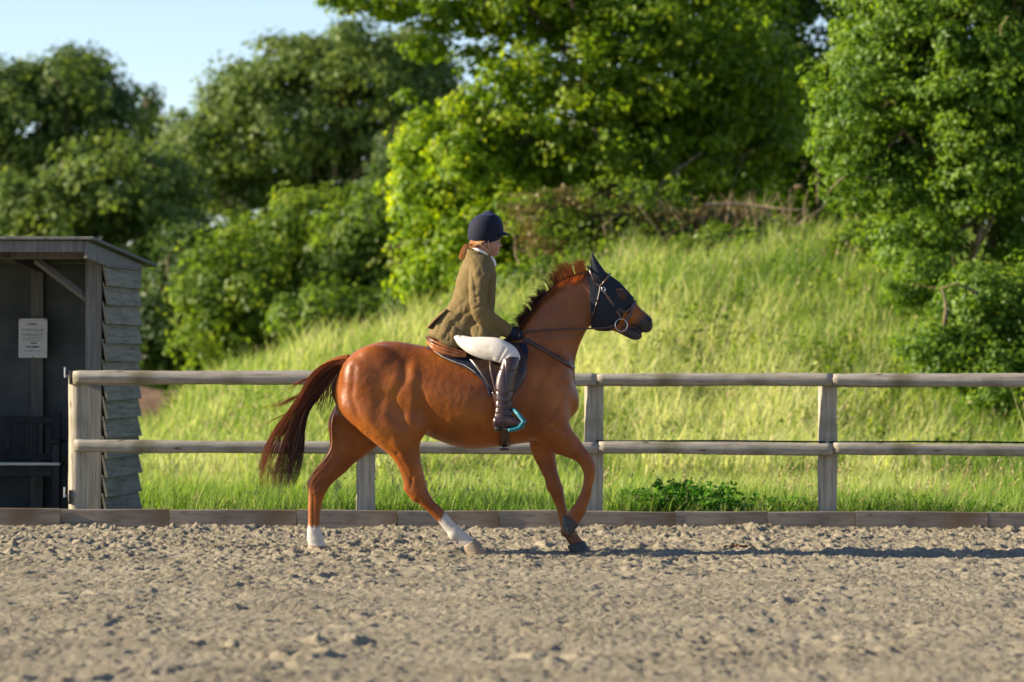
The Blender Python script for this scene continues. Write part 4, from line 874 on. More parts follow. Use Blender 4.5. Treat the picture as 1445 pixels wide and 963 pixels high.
for i in range(46):      # fly-away wisps
    k0 = rng.integers(3, 6); a0 = guide_out[k0]; L = rng.uniform(14, 48); dr = rng.normal(.35, .25)
    pts = [tuple(PX(a0[0] + 6, a0[1] - 4, YH)), tuple(PX(a0[0] - L * .4, a0[1] + L * .12 + dr * 4, YH + rng.normal(0, .02))), tuple(PX(a0[0] - L * .8, a0[1] + L * .3 + dr * 9, YH + rng.normal(0, .04))), tuple(PX(a0[0] - L * 1.05, a0[1] + L * .42 + dr * 16, YH))]
    if i < 9: pts = [tuple(PX(430, 552 + i * .8, YH)), tuple(PX(408, 561 + i, YH)), tuple(PX(386, 569 + i * .7, YH)), tuple(PX(366 + i * 2, 578 + i * .3, YH))]
    cv.append(pts); wd.append(.0022); ti.append(.65)
for i in range(60):      # inner bunch hanging behind the buttock
    x0 = rng.uniform(452, 480); y0 = 522 + (480 - x0) * .6; L = rng.uniform(30, 62); dx = rng.normal(-3, 4)
    cv.append([tuple(PX(x0, y0, YH - .04)), tuple(PX(x0 - 4, y0 + L * .4, YH - .06)), tuple(PX(x0 - 6 + dx * .5, y0 + L * .75, YH - .06)), tuple(PX(x0 - 7 + dx, y0 + L, YH - .05))]); wd.append(.0035); ti.append(np.clip(rng.normal(.35, .2), 0, 1))
tl = strands(cv, wd, ti, M['tail'], 'tail', horse, 3)
# mane: lifting off the crest with the trot
cv = []; wd = []; ti = []
crest = catmull([(724, 470), (738, 452), (752, 433), (768, 414), (787, 398), (807, 388), (826, 384)], 20)
clumps = [(rng.integers(0, len(crest)), rng.uniform(.55, 1.15), rng.normal(0, .22), rng.random(), rng.choice([-1, 1])) for _ in range(240)]
for i in range(2600):
    q0, cl_len, cl_ang, cl_up, cl_s = clumps[rng.integers(0, 240)]; q = int(np.clip(q0 + rng.normal(0, 1.8), 0, len(crest) - 1)); t = q / (len(crest) - 1); cx, cy = crest[q]
    sgn = cl_s; lift = cl_len * .9 * (.25 + .45 * math.sin(t * PI)) * rng.uniform(.4, 1.3) + rng.uniform(.5, .95) * np.clip((t - .42) / .3, 0, 1)
    if cl_up < .25 + .5 * t:      # streaming up and back
        L = (12 * lift + 5) * rng.uniform(.55, 1.1); bx, by = -L * (1.0 - .75 * t + cl_ang), -L * (.6 + .4 * t - abs(cl_ang) * .2)
        pts = [(cx + 2, cy + 4, .01), (cx + bx * .3, cy + by * .6, .02), (cx + bx * .7, cy + by * 1.0, .025), (cx + bx * 1.15 + rng.normal(0, 2), cy + by * .95 + rng.normal(0, 2), .03)]
    else:                       # lying on the side of the neck
        L = rng.uniform(10, 24) * (1 - .3 * t); pts = [(cx + 1, cy, .0), (cx + 1 - .2 * L, cy + L * .3, .05), (cx - .35 * L, cy + L * .65, .075), (cx - .55 * L + rng.normal(0, 2), cy + L, .09)]
    cv.append([tuple(PX(a, b, YH) + Vector((0, sgn * d + rng.normal(0, .006), 0))) for a, b, d in pts]); wd.append(rng.uniform(.002, .0045)); ti.append(np.clip(-.15 + 1.15 * np.clip((t - .45) / .4, 0, 1) + rng.normal(0, .16), 0, 1))
strands(cv, wd, ti, M['mane'], 'mane', horse, 2)
for sgn in (-1, 1):
    mb = MB(); ball(mb, 876, 415, sgn * .083, 3.6, 2.8, .012); link('eye', mb.mesh('eye', mat('eye', (.012, .008, .006), .08, .6), True), horse)
    mb = MB(); ball(mb, 917, 452.5, sgn * .058, 3.4, 1.9, .006, rot=-.9); link('nostril', mb.mesh('nostril', mat('nostril', (.01, .008, .008), .6), True), horse)

# ================================================================== TACK
M['leather'] = tex_mat('dark_brown_leather', [(.3, (.018, .011, .009)), (.7, (.05, .027, .018))], (1, 1, 1), 22, 5, .35, .25, .003, .5)
M['tan_leather'] = tex_mat('tan_leather', [(.3, (.24, .08, .028)), (.7, (.45, .17, .06))], (1, 1, 1), 22, 5, .3, .2, .003, .5)
M['strap'] = tex_mat('havana_strap', [(.3, (.035, .018, .014)), (.7, (.085, .045, .035))], (1, 1, 1), 40, 4, .35, .2, .002, .5)
M['navy'] = tex_mat('navy_quilt', [(.3, (.008, .011, .026)), (.7, (.018, .024, .052))], (1, 1, 1), 60, 4, .85, .4, .004)
M['piping'] = mat('cream_piping', (.38, .34, .28), .7)
M['fabric_black'] = tex_mat('black_fly_fabric', [(.3, (.008, .011, .018)), (.7, (.022, .028, .04))], (1, 1, 1), 90, 4, .8, .4, .003)
M['mesh_brown'] = tex_mat('brown_fly_mesh', [(.3, (.035, .02, .018)), (.7, (.075, .045, .035))], (1, 1, 1), 120, 3, .8, .4, .003)
M['steel'] = mat('polished_steel', (.62, .62, .62), .22, .5, Metallic=1.0)
M['turquoise'] = mat('turquoise_stirrup', (.008, .13, .19), .45, .5)
def shell(name, m, parent, left, right, rows, off, thick, sides=(-1, 1), cols=14, wave=0.0):
    """sheet lying on the horse: left/right are edge curves in px from top to bottom"""
    L = catmull(left, 8); R = catmull(right, 8); k = rows
    L = L[np.linspace(0, len(L) - 1, k).astype(int)]; R = R[np.linspace(0, len(R) - 1, k).astype(int)]
    for sgn in sides:
        V = []; Vo = []
        for i in range(k):
            for j in range(cols):
                t = j / (cols - 1); px = L[i][0] * (1 - t) + R[i][0] * t; py = L[i][1] * (1 - t) + R[i][1] * t
                p = surf(px, py, sgn, off); V.append(p); Vo.append(p + Vector((0, sgn * thick, 0.0)))
        n = k * cols; mb = MB(); Fs = []
        for i in range(k - 1):
            for j in range(cols - 1):
                a = i * cols + j; Fs += [(a, a + 1, a + cols + 1, a + cols), (n + a, n + a + cols, n + a + cols + 1, n + a + 1)]
        bd = [j for j in range(cols)] + [i * cols + cols - 1 for i in range(1, k)] + [(k - 1) * cols + j for j in range(cols - 2, -1, -1)] + [i * cols for i in range(k - 2, 0, -1)]
        Fs += [(bd[q], n + bd[q], n + bd[(q + 1) % len(bd)], bd[(q + 1) % len(bd)]) for q in range(len(bd))]
        mb.add(V + Vo, Fs); link(name, mb.mesh(name, m, True), parent)
def band(name, m, parent, pts, w, off=.006, sides=(-1,), n=40, th=.004):
    """strap following the skin through picture points; w in px"""
    A = catmull(pts, 12); A = A[np.linspace(0, len(A) - 1, n).astype(int)]
    for sgn in sides:
        V = []
        for i in range(n):
            d = A[min(i + 1, n - 1)] - A[max(i - 1, 0)]; d = d / (np.hypot(*d) + 1e-6); q = np.array([-d[1], d[0]]) * w / 2
            for s, o in ((-1, 0), (1, 0), (1, th), (-1, th)): V.append(surf(A[i][0] + q[0] * s, A[i][1] + q[1] * s, sgn, off) + Vector((0, sgn * o, 0)))
        mb = MB(); mb.add(V, [(i * 4 + j, i * 4 + (j + 1) % 4, (i + 1) * 4 + (j + 1) % 4, (i + 1) * 4 + j) for i in range(n - 1) for j in range(4)] + [(3, 2, 1, 0), tuple((n - 1) * 4 + j for j in range(4))])
        link(name, mb.mesh(name, m, True), parent)
def hoop(name, m, parent, a, b, w, hd, grow=.008, n=36, dy=0.0, th=.006):
    """closed strap round a limb or head section a-b (px), w px wide"""
    d = np.array([b[0] - a[0], b[1] - a[1]], float); d /= np.hypot(*d); q = np.array([-d[1], d[0]]) * w / 2; V = []
    for s, g in ((-1, 0), (1, 0), (1, th), (-1, th)):
        r, _, = loft([(a[0] + q[0] * s, a[1] + q[1] * s, b[0] + q[0] * s, b[1] + q[1] * s, dy, hd)] * 2, n, 1, cap=False, grow=grow + g); V.append(r[:n])
    Fs = [(i * n + j, i * n + (j + 1) % n, ((i + 1) % 4) * n + (j + 1) % n, ((i + 1) % 4) * n + j) for i in range(4) for j in range(n)]
    mb = MB(); mb.add([p for r in V for p in r], Fs); return link(name, mb.mesh(name, m, True), parent)
# saddle pad
pad = empty('saddle_pad', PX(665, 505, YH)); tag(pad, 'navy quilted saddle pad with pale piping under the saddle', 'saddle pad')
shell('quilt', M['navy'], pad, [(603, 489), (620, 503), (642, 514), (664, 524), (683, 540), (690, 556), (694, 560)], [(742, 484), (745, 495), (743, 510), (741, 522), (737, 540), (727, 553), (714, 560)], 22, .008, .008)
band('piping', M['piping'], pad, [(602, 488), (611, 497), (624, 505.5), (640, 512.5), (658, 519), (672, 528)], 1.0, .019, (-1, 1))
mb = MB(); mb.add(*loft([(606, 484, 606, 500, 0, .10), (630, 490, 630, 506, 0, .11), (660, 495, 660, 508, 0, .11), (690, 494, 690, 506, 0, .10), (715, 487, 715, 500, 0, .07), (741, 479, 742, 494, 0, .06)], 20, 4)); link('spine_roll', mb.mesh('spine', M['navy'], True), pad)
# saddle
sad = empty('saddle', PX(660, 500, YH)); tag(sad, 'brown leather saddle with tan cantle under the rider', 'saddle')
mb = MB(); mb.add(*loft([(601, 474, 603, 481, 0, .11), (607, 474.5, 611, 490, 0, .165), (618, 478, 622, 498, 0, .185), (632, 482, 634, 502, 0, .18), (650, 487, 650, 504, 0, .155), (680, 489, 680, 503, 0, .13), (704, 482, 706, 498, 0, .10), (720, 474, 723, 492, 0, .075), (727, 474, 730, 488, 0, .045)], 28, 5))
link('seat', mb.mesh('seat', M['leather'], True), sad)
for k, (o1, o2) in enumerate(((0, .175), (6, .18), (12, .175))):      # stitched tan panels of the cantle
    for sgn in (-1, 1):
        mb = MB(); mb.add(*loft([(602, 474 + o1 * .6, 603, 478 + o1 * .7, sgn * .07, .03), (611, 478.5 + o1 * .7, 611, 484 + o1 * .9, sgn * .12, .052), (626, 484.5 + o1 * .75, 625, 490.5 + o1 * .9, sgn * .155, .045), (642, 491 + o1 * .62, 641, 496 + o1 * .75, sgn * .16, .04), (658, 497 + o1 * .3, 658, 500 + o1 * .4, sgn * .16, .03)], 16, 5))
        link('cantle_panel', mb.mesh('cp', M['tan_leather'], True), sad)
shell('flap', M['leather'], sad, [(645, 494), (655, 503), (668, 516), (680, 532), (691, 548), (697, 556)], [(732, 485), (740, 500), (743, 520), (738, 540), (727, 552), (716, 556)], 20, .020, .010)
shell('skirt', M['leather'], sad, [(640, 492), (652, 499), (668, 508), (684, 513)], [(722, 484), (722, 496), (716, 508), (706, 514)], 10, .034, .008)
band('girth', M['strap'], sad, [(700, 552), (706, 575), (711, 600), (714, 622), (715, 629)], 12, .010, (-1, 1), th=.010)
mb = MB(); c0 = PX(712, 632, YH); mb.box((c0.x - .035, YH - .13, c0.z - .018), (c0.x + .035, YH + .13, c0.z - .004), bev=.005); link('girth', mb.mesh('girth', M['strap'], True), sad)
for sgn in (-1, 1):
    mb = MB(); dy0 = sgn * .345
    mb.tube([PX(691, 500, YH + sgn * .27), PX(694, 525, YH + sgn * .325), PX(700, 552, YH + sgn * .335), PX(714, 572, YH + sgn * .36), PX(724, 578, YH + sgn * .375)], [.013] * 5, 8, flat=.35)
    link('stirrup_leather', mb.mesh('sl', M['strap'], True), sad)
    mb = MB(); a_, b_ = sgn * .315, sgn * .445; mid = (a_ + b_) / 2
    top = PX(724, 577, YH + mid); fin, fout = PX(740, 595, YH + a_), PX(740, 595, YH + b_); tin, tout = PX(733, 604, YH + a_), PX(733, 604, YH + b_)
    for e, t2 in ((fin, tin), (fout, tout)): mb.tube([top, (top * .55 + e * .45) + Vector((0, (e.y - top.y) * .35, 0.004)), e, t2], [.011, .017, .020, .016], 10)
    link('stirrup_iron', mb.mesh('si', M['turquoise'], True), sad)
    mb = MB(); mb.add(*loft([(717, 605, 719.5, 610, mid, .066), (727, 603, 729, 608.5, mid, .068), (738, 599, 740, 604.5, mid, .066)], 20, 3, sq=.6)); link('stirrup_tread', mb.mesh('st', M['turquoise'], True), sad)
# neck strap / martingale
ns = empty('neck_strap', PX(790, 505, YH)); tag(ns, 'dark leather neck strap round the base of the horse neck', 'strap')
band('strap', M['strap'], ns, [(738, 478), (752, 486), (770, 495.5), (788, 506), (804, 516), (811, 521)], 5.5, .005, (-1, 1))
band('chest_strap', M['strap'], ns, [(806, 518), (809, 535), (806, 560), (796, 590)], 5, .005, (1,))
# fly mask and bonnet
fm = empty('fly_bonnet', PX(850, 420, YH)); tag(fm, 'black fly bonnet with upright fabric ears covering the horse face', 'fly bonnet')
mb = MB(); V, Fs = loft([(829, 382, 835, 460.5, 0, .086), (838, 380.5, 839, 463, 0, .093), (849, 384, 846, 464.5, 0, .098), (861, 392, 856, 465, 0, .096), (872, 400, 866, 463, 0, .086), (880, 408, 872, 458, 0, .078), (887, 416, 879, 447, 0, .066), (893, 423, 888, 434, 0, .046)], 32, 6, grow=.011, cap=False)
nn = 32; mb.add(V, Fs[:-2])
me = mb.mesh('hood', M['fabric_black'], True)
o = link('hood', me, fm); so_ = o.modifiers.new('s', 'SOLIDIFY'); so_.thickness = .004; so_.offset = 1
for sgn in (-1, 1):
    mb = MB(); V, Fs = loft([(833, 388, 862, 397, sgn * .050, .040), (833.5, 378, 855, 386, sgn * .056, .034), (834, 368, 846.5, 374, sgn * .06, .022), (834.5, 361, 840, 365, sgn * .06, .012), (835, 357, 836.5, 358, sgn * .06, .004)], 18, 5, grow=.002)
    mb.add(V, Fs); link('ear_cover', mb.mesh('ear', M['fabric_black'], True), fm)
    mb = MB(); ball(mb, 876, 416, sgn * .071, 8.5, 10, .028, rot=-.5); link('eye_mesh', mb.mesh('em', M['mesh_brown'], True), fm)
# bridle
br = empty('bridle', PX(870, 440, YH)); tag(br, 'dark leather bridle with loose ring bit and reins', 'bridle')
hoop('noseband', M['strap'], br, (895, 427), (878, 467), 5, .062, .012)
hoop('crown_piece', M['strap'], br, (831, 380), (840, 403), 3.5, .082, .022)
hoop('browband', M['strap'], br, (858, 390), (847, 405), 3, .088, .022)
band('throat_lash', M['strap'], br, [(847, 402), (843, 425), (836, 448), (835, 458)], 1.8, .020, (-1, 1))
band('cheek_strap', M['strap'], br, [(838, 398), (850, 410), (860, 425), (870, 440), (875, 451)], 3.4, .020, (-1, 1))
band('flash_strap', M['strap'], br, [(893, 428), (886, 438), (879, 440), (872, 436), (866, 430)], 3.2, .018, (-1, 1))
band('jaw_strap', M['strap'], br, [(835, 459.5), (848, 460.5), (860, 459.5), (868, 459)], 3, .014, (-1, 1))
for sgn in (-1, 1):
    mb = MB(); c = PX(876.5, 459, YH + sgn * .088); R_ = 8.7 / F * YH
    mb.tube([c + Vector((math.cos(t) * R_, 0, math.sin(t) * R_)) for t in np.linspace(0, 2 * PI, 25)], .0034, 6, cap=False); link('bit_ring', mb.mesh('ring', M['steel'], True), br)
    mb = MB(); c = surf(850.5, 410, sgn, .026); mb.tube([c + Vector((math.cos(t) * .014, 0, math.sin(t) * .018)) for t in np.linspace(0, 2 * PI, 13)], .0035, 5, cap=False); link('buckle', mb.mesh('b', M['steel'], True), br)
    pts = [PX(869, 461, YH + sgn * .075), PX(850, 463, YH + sgn * .095), PX(830, 464, YH + sgn * .105), PX(800, 464.5, YH + sgn * .12), PX(770, 465.5, YH + sgn * .13), PX(745, 468, YH + sgn * .12), PX(729, 471, YH + sgn * .10), PX(722, 476, YH + sgn * .07)]
    mb = MB(); mb.tube(pts, .0075, 6, flat=.35); link('rein', mb.mesh('rein', M['strap'], True), br)

# ================================================================== RIDER
M['skin'] = tex_mat('skin', [(.3, (.30, .15, .10)), (.7, (.38, .20, .14))], (1, 1, 1), 20, 4, .5, .1, .002, .35); bsdf(M['skin']).inputs['Subsurface Weight'].default_value = .08
M['tweed'] = tex_mat('tweed', [(.3, (.115, .082, .035)), (.5, (.155, .112, .048)), (.7, (.20, .15, .07))], (1, 1, 1), 130, 3, .95, .5, .004)
M['breeches'] = tex_mat('cream_breeches', [(.3, (.52, .48, .44)), (.7, (.64, .60, .56))], (1, 1, 1), 14, 4, .8, .2, .004)
M['boot'] = tex_mat('brown_boot_leather', [(.3, (.020, .010, .012)), (.7, (.055, .026, .026))], (1, 1, 1), 16, 5, .28, .3, .004, .55)
M['velvet'] = tex_mat('navy_velvet', [(.3, (.004, .005, .012)), (.7, (.009, .011, .025))], (1, 1, 1), 60, 4, .75, .2, .002); bsdf(M['velvet']).inputs['Sheen Weight'].default_value = .2; bsdf(M['velvet']).inputs['Sheen Tint'].default_value = (.3, .4, 1, 1)
M['sole'] = mat('boot_sole', (.02, .018, .018), .6)
M['stock'] = mat('white_stock', (.75, .73, .70), .7)
M['harness'] = mat('tan_harness', (.40, .24, .14), .6)
rid = empty('rider', PX(655, 490, YH)); tag(rid, 'person in tweed jacket, navy riding hat and white breeches sitting on the chestnut horse', 'person')
TORSO = [(606, 473, 690, 480, 0, .175), (612, 458, 694, 462, 0, .17), (625, 441, 696, 443, 0, .150), (636, 425, 697, 425, 0, .140), (641.5, 408, 698.5, 408, 0, .142), (645.5, 390, 699, 391, 0, .155), (651, 374, 697, 376, 0, .160), (656.5, 364, 693.5, 367, 0, .115), (662, 356, 689, 361, 0, .062)]
HEADST = [(664, 316, 704, 316, 0, .060), (663.5, 325, 706, 325, 0, .072), (665, 335, 705.5, 334.5, 0, .075), (667, 341, 705, 340.5, 0, .073), (669, 346, 704.5, 346, 0, .069), (672, 351, 704, 351, 0, .061), (677, 355.5, 702.5, 355.5, 0, .051), (684, 359.5, 699.5, 360, 0, .034)]
NECK = [(667, 342, 690, 348, 0, .055), (666, 353, 688, 358, 0, .052), (662, 365, 688, 370, 0, .058), (660, 378, 690, 380, 0, .08)]
def ARM(s): return [(662, 372, 690, 378, s * .125, .055), (663, 386, 692, 388, s * .170, .058), (662, 402, 689, 404, s * .190, .055), (662, 420, 688, 417, s * .200, .052), (664, 436, 688, 428, s * .205, .050), (670, 452, 692, 437, s * .195, .047), (685, 463, 702, 446, s * .165, .042), (700, 470, 712, 453, s * .125, .037), (714, 476, 722, 461, s * .09, .032)]
def THIGH(s): return [(632, 468, 640, 484, s * .10, .08), (646, 472, 650, 491, s * .16, .085), (664, 476, 664, 500, s * .215, .085), (682, 476, 682, 507, s * .255, .078), (702, 477.5, 697, 510, s * .285, .068), (717, 484, 709, 514, s * .300, .060), (728, 492, 714, 518, s * .305, .056), (734, 503, 719, 521, s * .305, .05)]
def SHANK(s): return [(710, 503, 733, 505, s * .312, .050), (706.5, 516, 732, 518, s * .325, .052), (701.5, 531, 728, 535, s * .335, .053), (699.5, 548, 725, 552, s * .345, .049), (700, 563, 722.5, 567, s * .355, .042), (699.5, 577, 722, 580, s * .365, .038), (698.5, 588, 723, 589, s * .372, .037)]
def FOOT(s): return [(698, 588, 699.5, 604, s * .375, .032), (706, 583, 706.5, 605.5, s * .376, .036), (716, 584, 717, 605, s * .378, .036), (727, 589, 727.5, 603.5, s * .382, .041), (735, 593.5, 735.5, 602, s * .386, .038), (741, 596, 741.5, 600.5, s * .388, .022)]
def HAND(mb, s, g=0.0):
    Y0 = s * .075
    mb.add(*loft([(714, 475, 722, 462, Y0, .024), (721, 477, 729, 464, Y0, .030), (727, 480, 734, 467, Y0 * .95, .030)], 12, 4, grow=g))
    for k, (L, r) in enumerate(((1.0, .0098), (1.08, .0102), (1.0, .0096), (.82, .0086))):       # four fingers curled round the rein
        yk = YH + Y0 + s * (.027 - .018 * k); x0 = 731 + .4 * k; y0 = 470 + 2.4 * k
        mb.tube([PX(x0 - 3, y0 - 3, yk), PX(x0 + 4 * L, y0 - 1, yk), PX(x0 + 5 * L, y0 + 4.5, yk), PX(x0 + 1, y0 + 7 * L, yk), PX(x0 - 3, y0 + 5, yk)], [r * 1.05 + g, r + g, r * .97 + g, r * .9 + g, r * .75 + g], 10)
    yk = YH + Y0 - s * .026
    mb.tube([PX(720, 466, yk), PX(727, 463.5, yk - s * .004), PX(733, 465.5, yk + s * .004), PX(737, 468, yk + s * .008)], [.0125 + g, .0120 + g, .0108 + g, .009 + g], 10)
mb = MB()
mb.add(*loft(TORSO, 28, 4, grow=-.012)); mb.add(*loft(HEADST, 28, 4)); mb.add(*loft(NECK, 20, 4))
mb.add(*loft([(696, 339, 700, 349.5, 0, .014), (703, 341, 703, 349, 0, .011), (706.5, 344.5, 706.5, 348.8, 0, .0085), (708.6, 346, 708.2, 348.4, 0, .006)], 12, 3))      # nose
mb.add(*loft([(702, 333.5, 703, 339.5, 0, .042), (705.3, 335.5, 705.0, 338.5, 0, .03)], 12, 3)); mb.add(*loft([(701, 351, 701, 354.5, 0, .020), (704.9, 351.2, 704.7, 353.8, 0, .012)], 12, 3)); ball(mb, 698.5, 358, 0, 5, 3.6, .022)
for s in (-1, 1):
    ball(mb, 683.5, 345, s * .070, 3.2, 5.4, .010, rot=.1); ball(mb, 697, 348, s * .042, 6, 6, .020)
    mb.add(*loft(ARM(s), 18, 4, grow=-.010)); mb.add(*loft(THIGH(s), 20, 4, grow=-.010)); mb.add(*loft(SHANK(s), 18, 4, grow=-.008)); mb.add(*loft(FOOT(s), 16, 4, grow=-.006)); HAND(mb, s)
bm_ = fuse('rider_body', mb, .0066, 2); bm_.materials.append(M['skin']); link('body', bm_, rid)
for s in (-1, 1):
    mb = MB(); ball(mb, 702.2, 342.2, s * .030, 1.8, 1.6, .0085); link('eye', mb.mesh('eye', mat('eye_dark', (.03, .02, .015), .15, .5), True), rid)
    mb = MB(); ball(mb, 702.5, 338.6, s * .031, 2.6, .8, .012); link('eyebrow', mb.mesh('eb', M['hair'], True), rid)
mb = MB(); ball(mb, 704.2, 352.4, 0, 1.4, 1.0, .018); link('lips', mb.mesh('lips', mat('lips', (.40, .13, .11), .45), True), rid)
# jacket
mb = MB(); mb.add(*loft(TORSO, 36, 5, grow=.006))
mb.add(*loft([(604, 470, 640, 482, 0, .175), (611, 455, 655, 470, 0, .17), (622, 440, 680, 447, 0, .155)], 28, 4, grow=.004))      # skirt over the cantle
for s in (-1, 1):
    mb.add(*loft(ARM(s), 22, 5, grow=.005))
    mb.add(*loft([(613, 460, 655, 462, s * .10, .085), (612, 472, 668, 474, s * .135, .075), (616, 478.5, 664, 484, s * .15, .055)], 20, 4))     # side skirts
    mb.add(*loft([(660, 462, 690, 458, s * .13, .06), (664, 474, 692, 470, s * .17, .05), (667, 481, 688, 476, s * .185, .035)], 18, 4))
for s in (-1, 1): mb.add(*loft([(672, 436, 697, 438, s * .07, .07), (676, 455, 703, 456, s * .08, .075), (680, 474, 706, 473, s * .10, .075), (684, 481, 702, 480, s * .11, .06)], 18, 4))
jm = fuse('jacket', mb, .0078, 3); Pj = getco(jm); Nj = getno(jm); xj, yj = topx(Pj)
wr = np.zeros(len(Pj))
for pts, w, a in (([(664, 372), (668, 395), (672, 425)], 2.5, .007), ([(690, 395), (689, 425)], 2.5, .008), ([(660, 440), (640, 455), (628, 475)], 3, .007), ([(655, 425), (640, 440)], 3, .006), ([(665, 448), (655, 470), (652, 484)], 2.2, .009), ([(672, 405), (684, 409)], 2, .006),
                  ([(668, 420), (684, 416)], 1.8, .006), ([(670, 436), (682, 430)], 1.8, .007), ([(676, 447), (688, 436)], 1.8, .007), ([(690, 460), (700, 450)], 1.8, .005), ([(640, 400), (652, 430), (648, 455)], 3, .005), ([(636, 462), (634, 480)], 2, .006), ([(622, 455), (616, 474)], 2.2, .005), ([(676, 460), (672, 482)], 2, .006), ([(652, 378), (662, 366)], 2, .004)):
    wr -= a * np.exp(-(polyd(xj, yj, pts) / w) ** 2)
wr += (fbm(xj * .14, yj * .10 + Pj[:, 1] * 3, 3, 14) - .5) * .012
setco(jm, Pj + Nj * wr[:, None]); jm.materials.append(M['tweed']); jk = link('jacket', jm, rid)
mb = MB(); mb.add(*loft([(657, 351, 690, 361, 0, .070), (656, 357, 692, 368, 0, .080), (655, 364, 694, 374, 0, .098)], 24, 4, grow=.004, cap=False)); link('collar', mb.mesh('collar', M['tweed'], True), jk)
mb = MB(); mb.add(*loft([(602.5, 461, 606, 464, -.03, .09), (612, 450, 616, 454, -.03, .11), (628, 436, 632, 440, -.02, .10)], 16, 4)); link('vent_flap', mb.mesh('vent', M['tweed'], True), jk)
mb = MB(); mb.add(*loft([(664, 347, 689, 357.5, 0, .062), (663.5, 350, 690, 362, 0, .066)], 24, 3, grow=.004, cap=False)); link('shirt_collar', mb.mesh('sc', M['stock'], True), rid)
mb = MB(); mb.add(*loft([(689, 360, 694, 362, 0, .025), (692, 367, 698, 367, 0, .03), (694, 375, 700.5, 375, 0, .022)], 14, 4)); link('stock_tie', mb.mesh('tie', M['stock'], True), rid)
# gloves, breeches, boots
for s in (-1, 1):
    mb = MB(); HAND(mb, s, .0022); gm = fuse('glove', mb, .0035, 1); gm.materials.append(M['navy']); link('glove', gm, rid)
mb = MB()
for s in (-1, 1): mb.add(*loft(THIGH(s), 26, 5, grow=.003))
mb.add(*loft([(622, 458, 640, 482, 0, .15), (638, 458, 652, 488, 0, .165), (660, 460, 674, 492, 0, .15), (680, 470, 692, 494, 0, .12)], 24, 4))
bmh = fuse('breeches', mb, .008, 4); Pb = getco(bmh); Nb = getno(bmh); xb, yb = topx(Pb); w_ = np.zeros(len(Pb))
for pts, w, a in (([(708, 512), (716, 500), (726, 492)], 1.8, .004), ([(704, 508), (712, 492)], 1.8, .004), ([(660, 484), (690, 492)], 3, .004), ([(640, 480), (668, 492), (695, 506)], 2.5, .004), ([(722, 514), (732, 504)], 1.5, .004), ([(650, 474), (662, 490)], 2, .004)): w_ -= a * np.exp(-(polyd(xb, yb, pts) / w) ** 2)
setco(bmh, Pb + Nb * w_[:, None]); bmh.materials.append(M['breeches']); link('breeches', bmh, rid)
for s in (-1, 1):
    mb = MB(); mb.add(*loft(SHANK(s), 26, 5, grow=.003)); mb.add(*loft(FOOT(s), 22, 5, grow=.001)); mm = fuse('boot', mb, .0055, 3)
    Pq = getco(mm); Nq = getno(mm); xq, yq = topx(Pq); w_ = np.zeros(len(Pq))
    for pts, w, a in (([(701, 566), (711, 570), (722, 566)], 1.6, .005), ([(700, 576), (712, 578), (722, 574)], 1.6, .005), ([(701, 585), (710, 583), (721, 586)], 1.6, .004), ([(700, 552), (712, 558), (724, 553)], 1.6, .003), ([(712, 510), (714, 560)], 1, .003), ([(704, 520), (727, 524)], 1, .003), ([(724, 590), (732, 597)], 1.2, .003)): w_ -= a * np.exp(-(polyd(xq, yq, pts) / w) ** 2)
    setco(mm, Pq + Nq * w_[:, None]); mm.materials.append(M['boot']); bt = link('boot', mm, rid)
    mb = MB(); mb.add(*loft([(699, 602, 700, 608.5, s * .376, .030), (707.5, 603, 708, 608.8, s * .376, .031)], 16, 2, sq=.7)); mb.add(*loft([(712, 604, 712, 606, s * .378, .030), (725, 603.5, 725, 606, s * .381, .040), (737, 601.5, 737, 603.5, s * .386, .034)], 16, 3)); link('boot_sole', mb.mesh('sole', M['sole'], True), bt)
# riding hat
mb = MB(); mb.add(*loft([(680, 301.5, 696, 301.5, 0, .045), (672.5, 304.5, 702, 304.5, 0, .075), (666, 309.5, 706, 309.5, 0, .094), (661.5, 316, 708.7, 316, 0, .104), (659.8, 323, 710, 322.5, 0, .108), (659.3, 330, 710, 328, 0, .107), (660.3, 337, 709, 332, 0, .103), (662.5, 342.5, 708, 334, 0, .097)], 32, 5))
hm = fuse('hat_shell', mb, .005, 3); hm.materials.append(M['velvet']); hat = link('riding_hat', hm, rid)
mb = MB(); V = []; nA, nB = 24, 7
for z_, dn in ((0, 0), (1, 1)):
    for i in range(nA):
        a_ = -PI / 2 + PI * i / (nA - 1)
        for j in range(nB):
            r = j / (nB - 1); px = 703 + (6 + 10.2 * r) * math.cos(a_); dy = math.sin(a_) * (.085 - .018 * r); py = 326.5 + 5.5 * r * math.cos(a_) ** 2 * .8 + (1.3 if dn else 0) + 5 * (math.sin(a_) ** 2)
            V.append(PX(px, py, YH + dy))
n = nA * nB; Fs = []
for i in range(nA - 1):
    for j in range(nB - 1): a0 = i * nB + j; Fs += [(a0, a0 + nB, a0 + nB + 1, a0 + 1), (n + a0, n + a0 + 1, n + a0 + nB + 1, n + a0 + nB)]
Fs += [(i * nB + nB - 1, (i + 1) * nB + nB - 1, n + (i + 1) * nB + nB - 1, n + i * nB + nB - 1) for i in range(nA - 1)]
mb.add(V, Fs); link('peak', mb.mesh('peak', M['velvet'], True), hat)
mb = MB(); ball(mb, 688, 300.5, 0, 4.2, 1.8, .022); link('button', mb.mesh('button', M['velvet'], True), hat)
for s in (-1, 1):
    for pts in ([(688, 335), (688.5, 343), (690, 351), (692, 358)], [(672, 341), (680, 347), (688, 354), (692, 358)]):
        mb = MB(); mb.tube([PX(a_, b_, YH + s * d_) for (a_, b_), d_ in zip(pts, (.083, .082, .074, .056))], .0052, 6, flat=.5); link('harness_strap', mb.mesh('hs', M['harness'], True), hat)
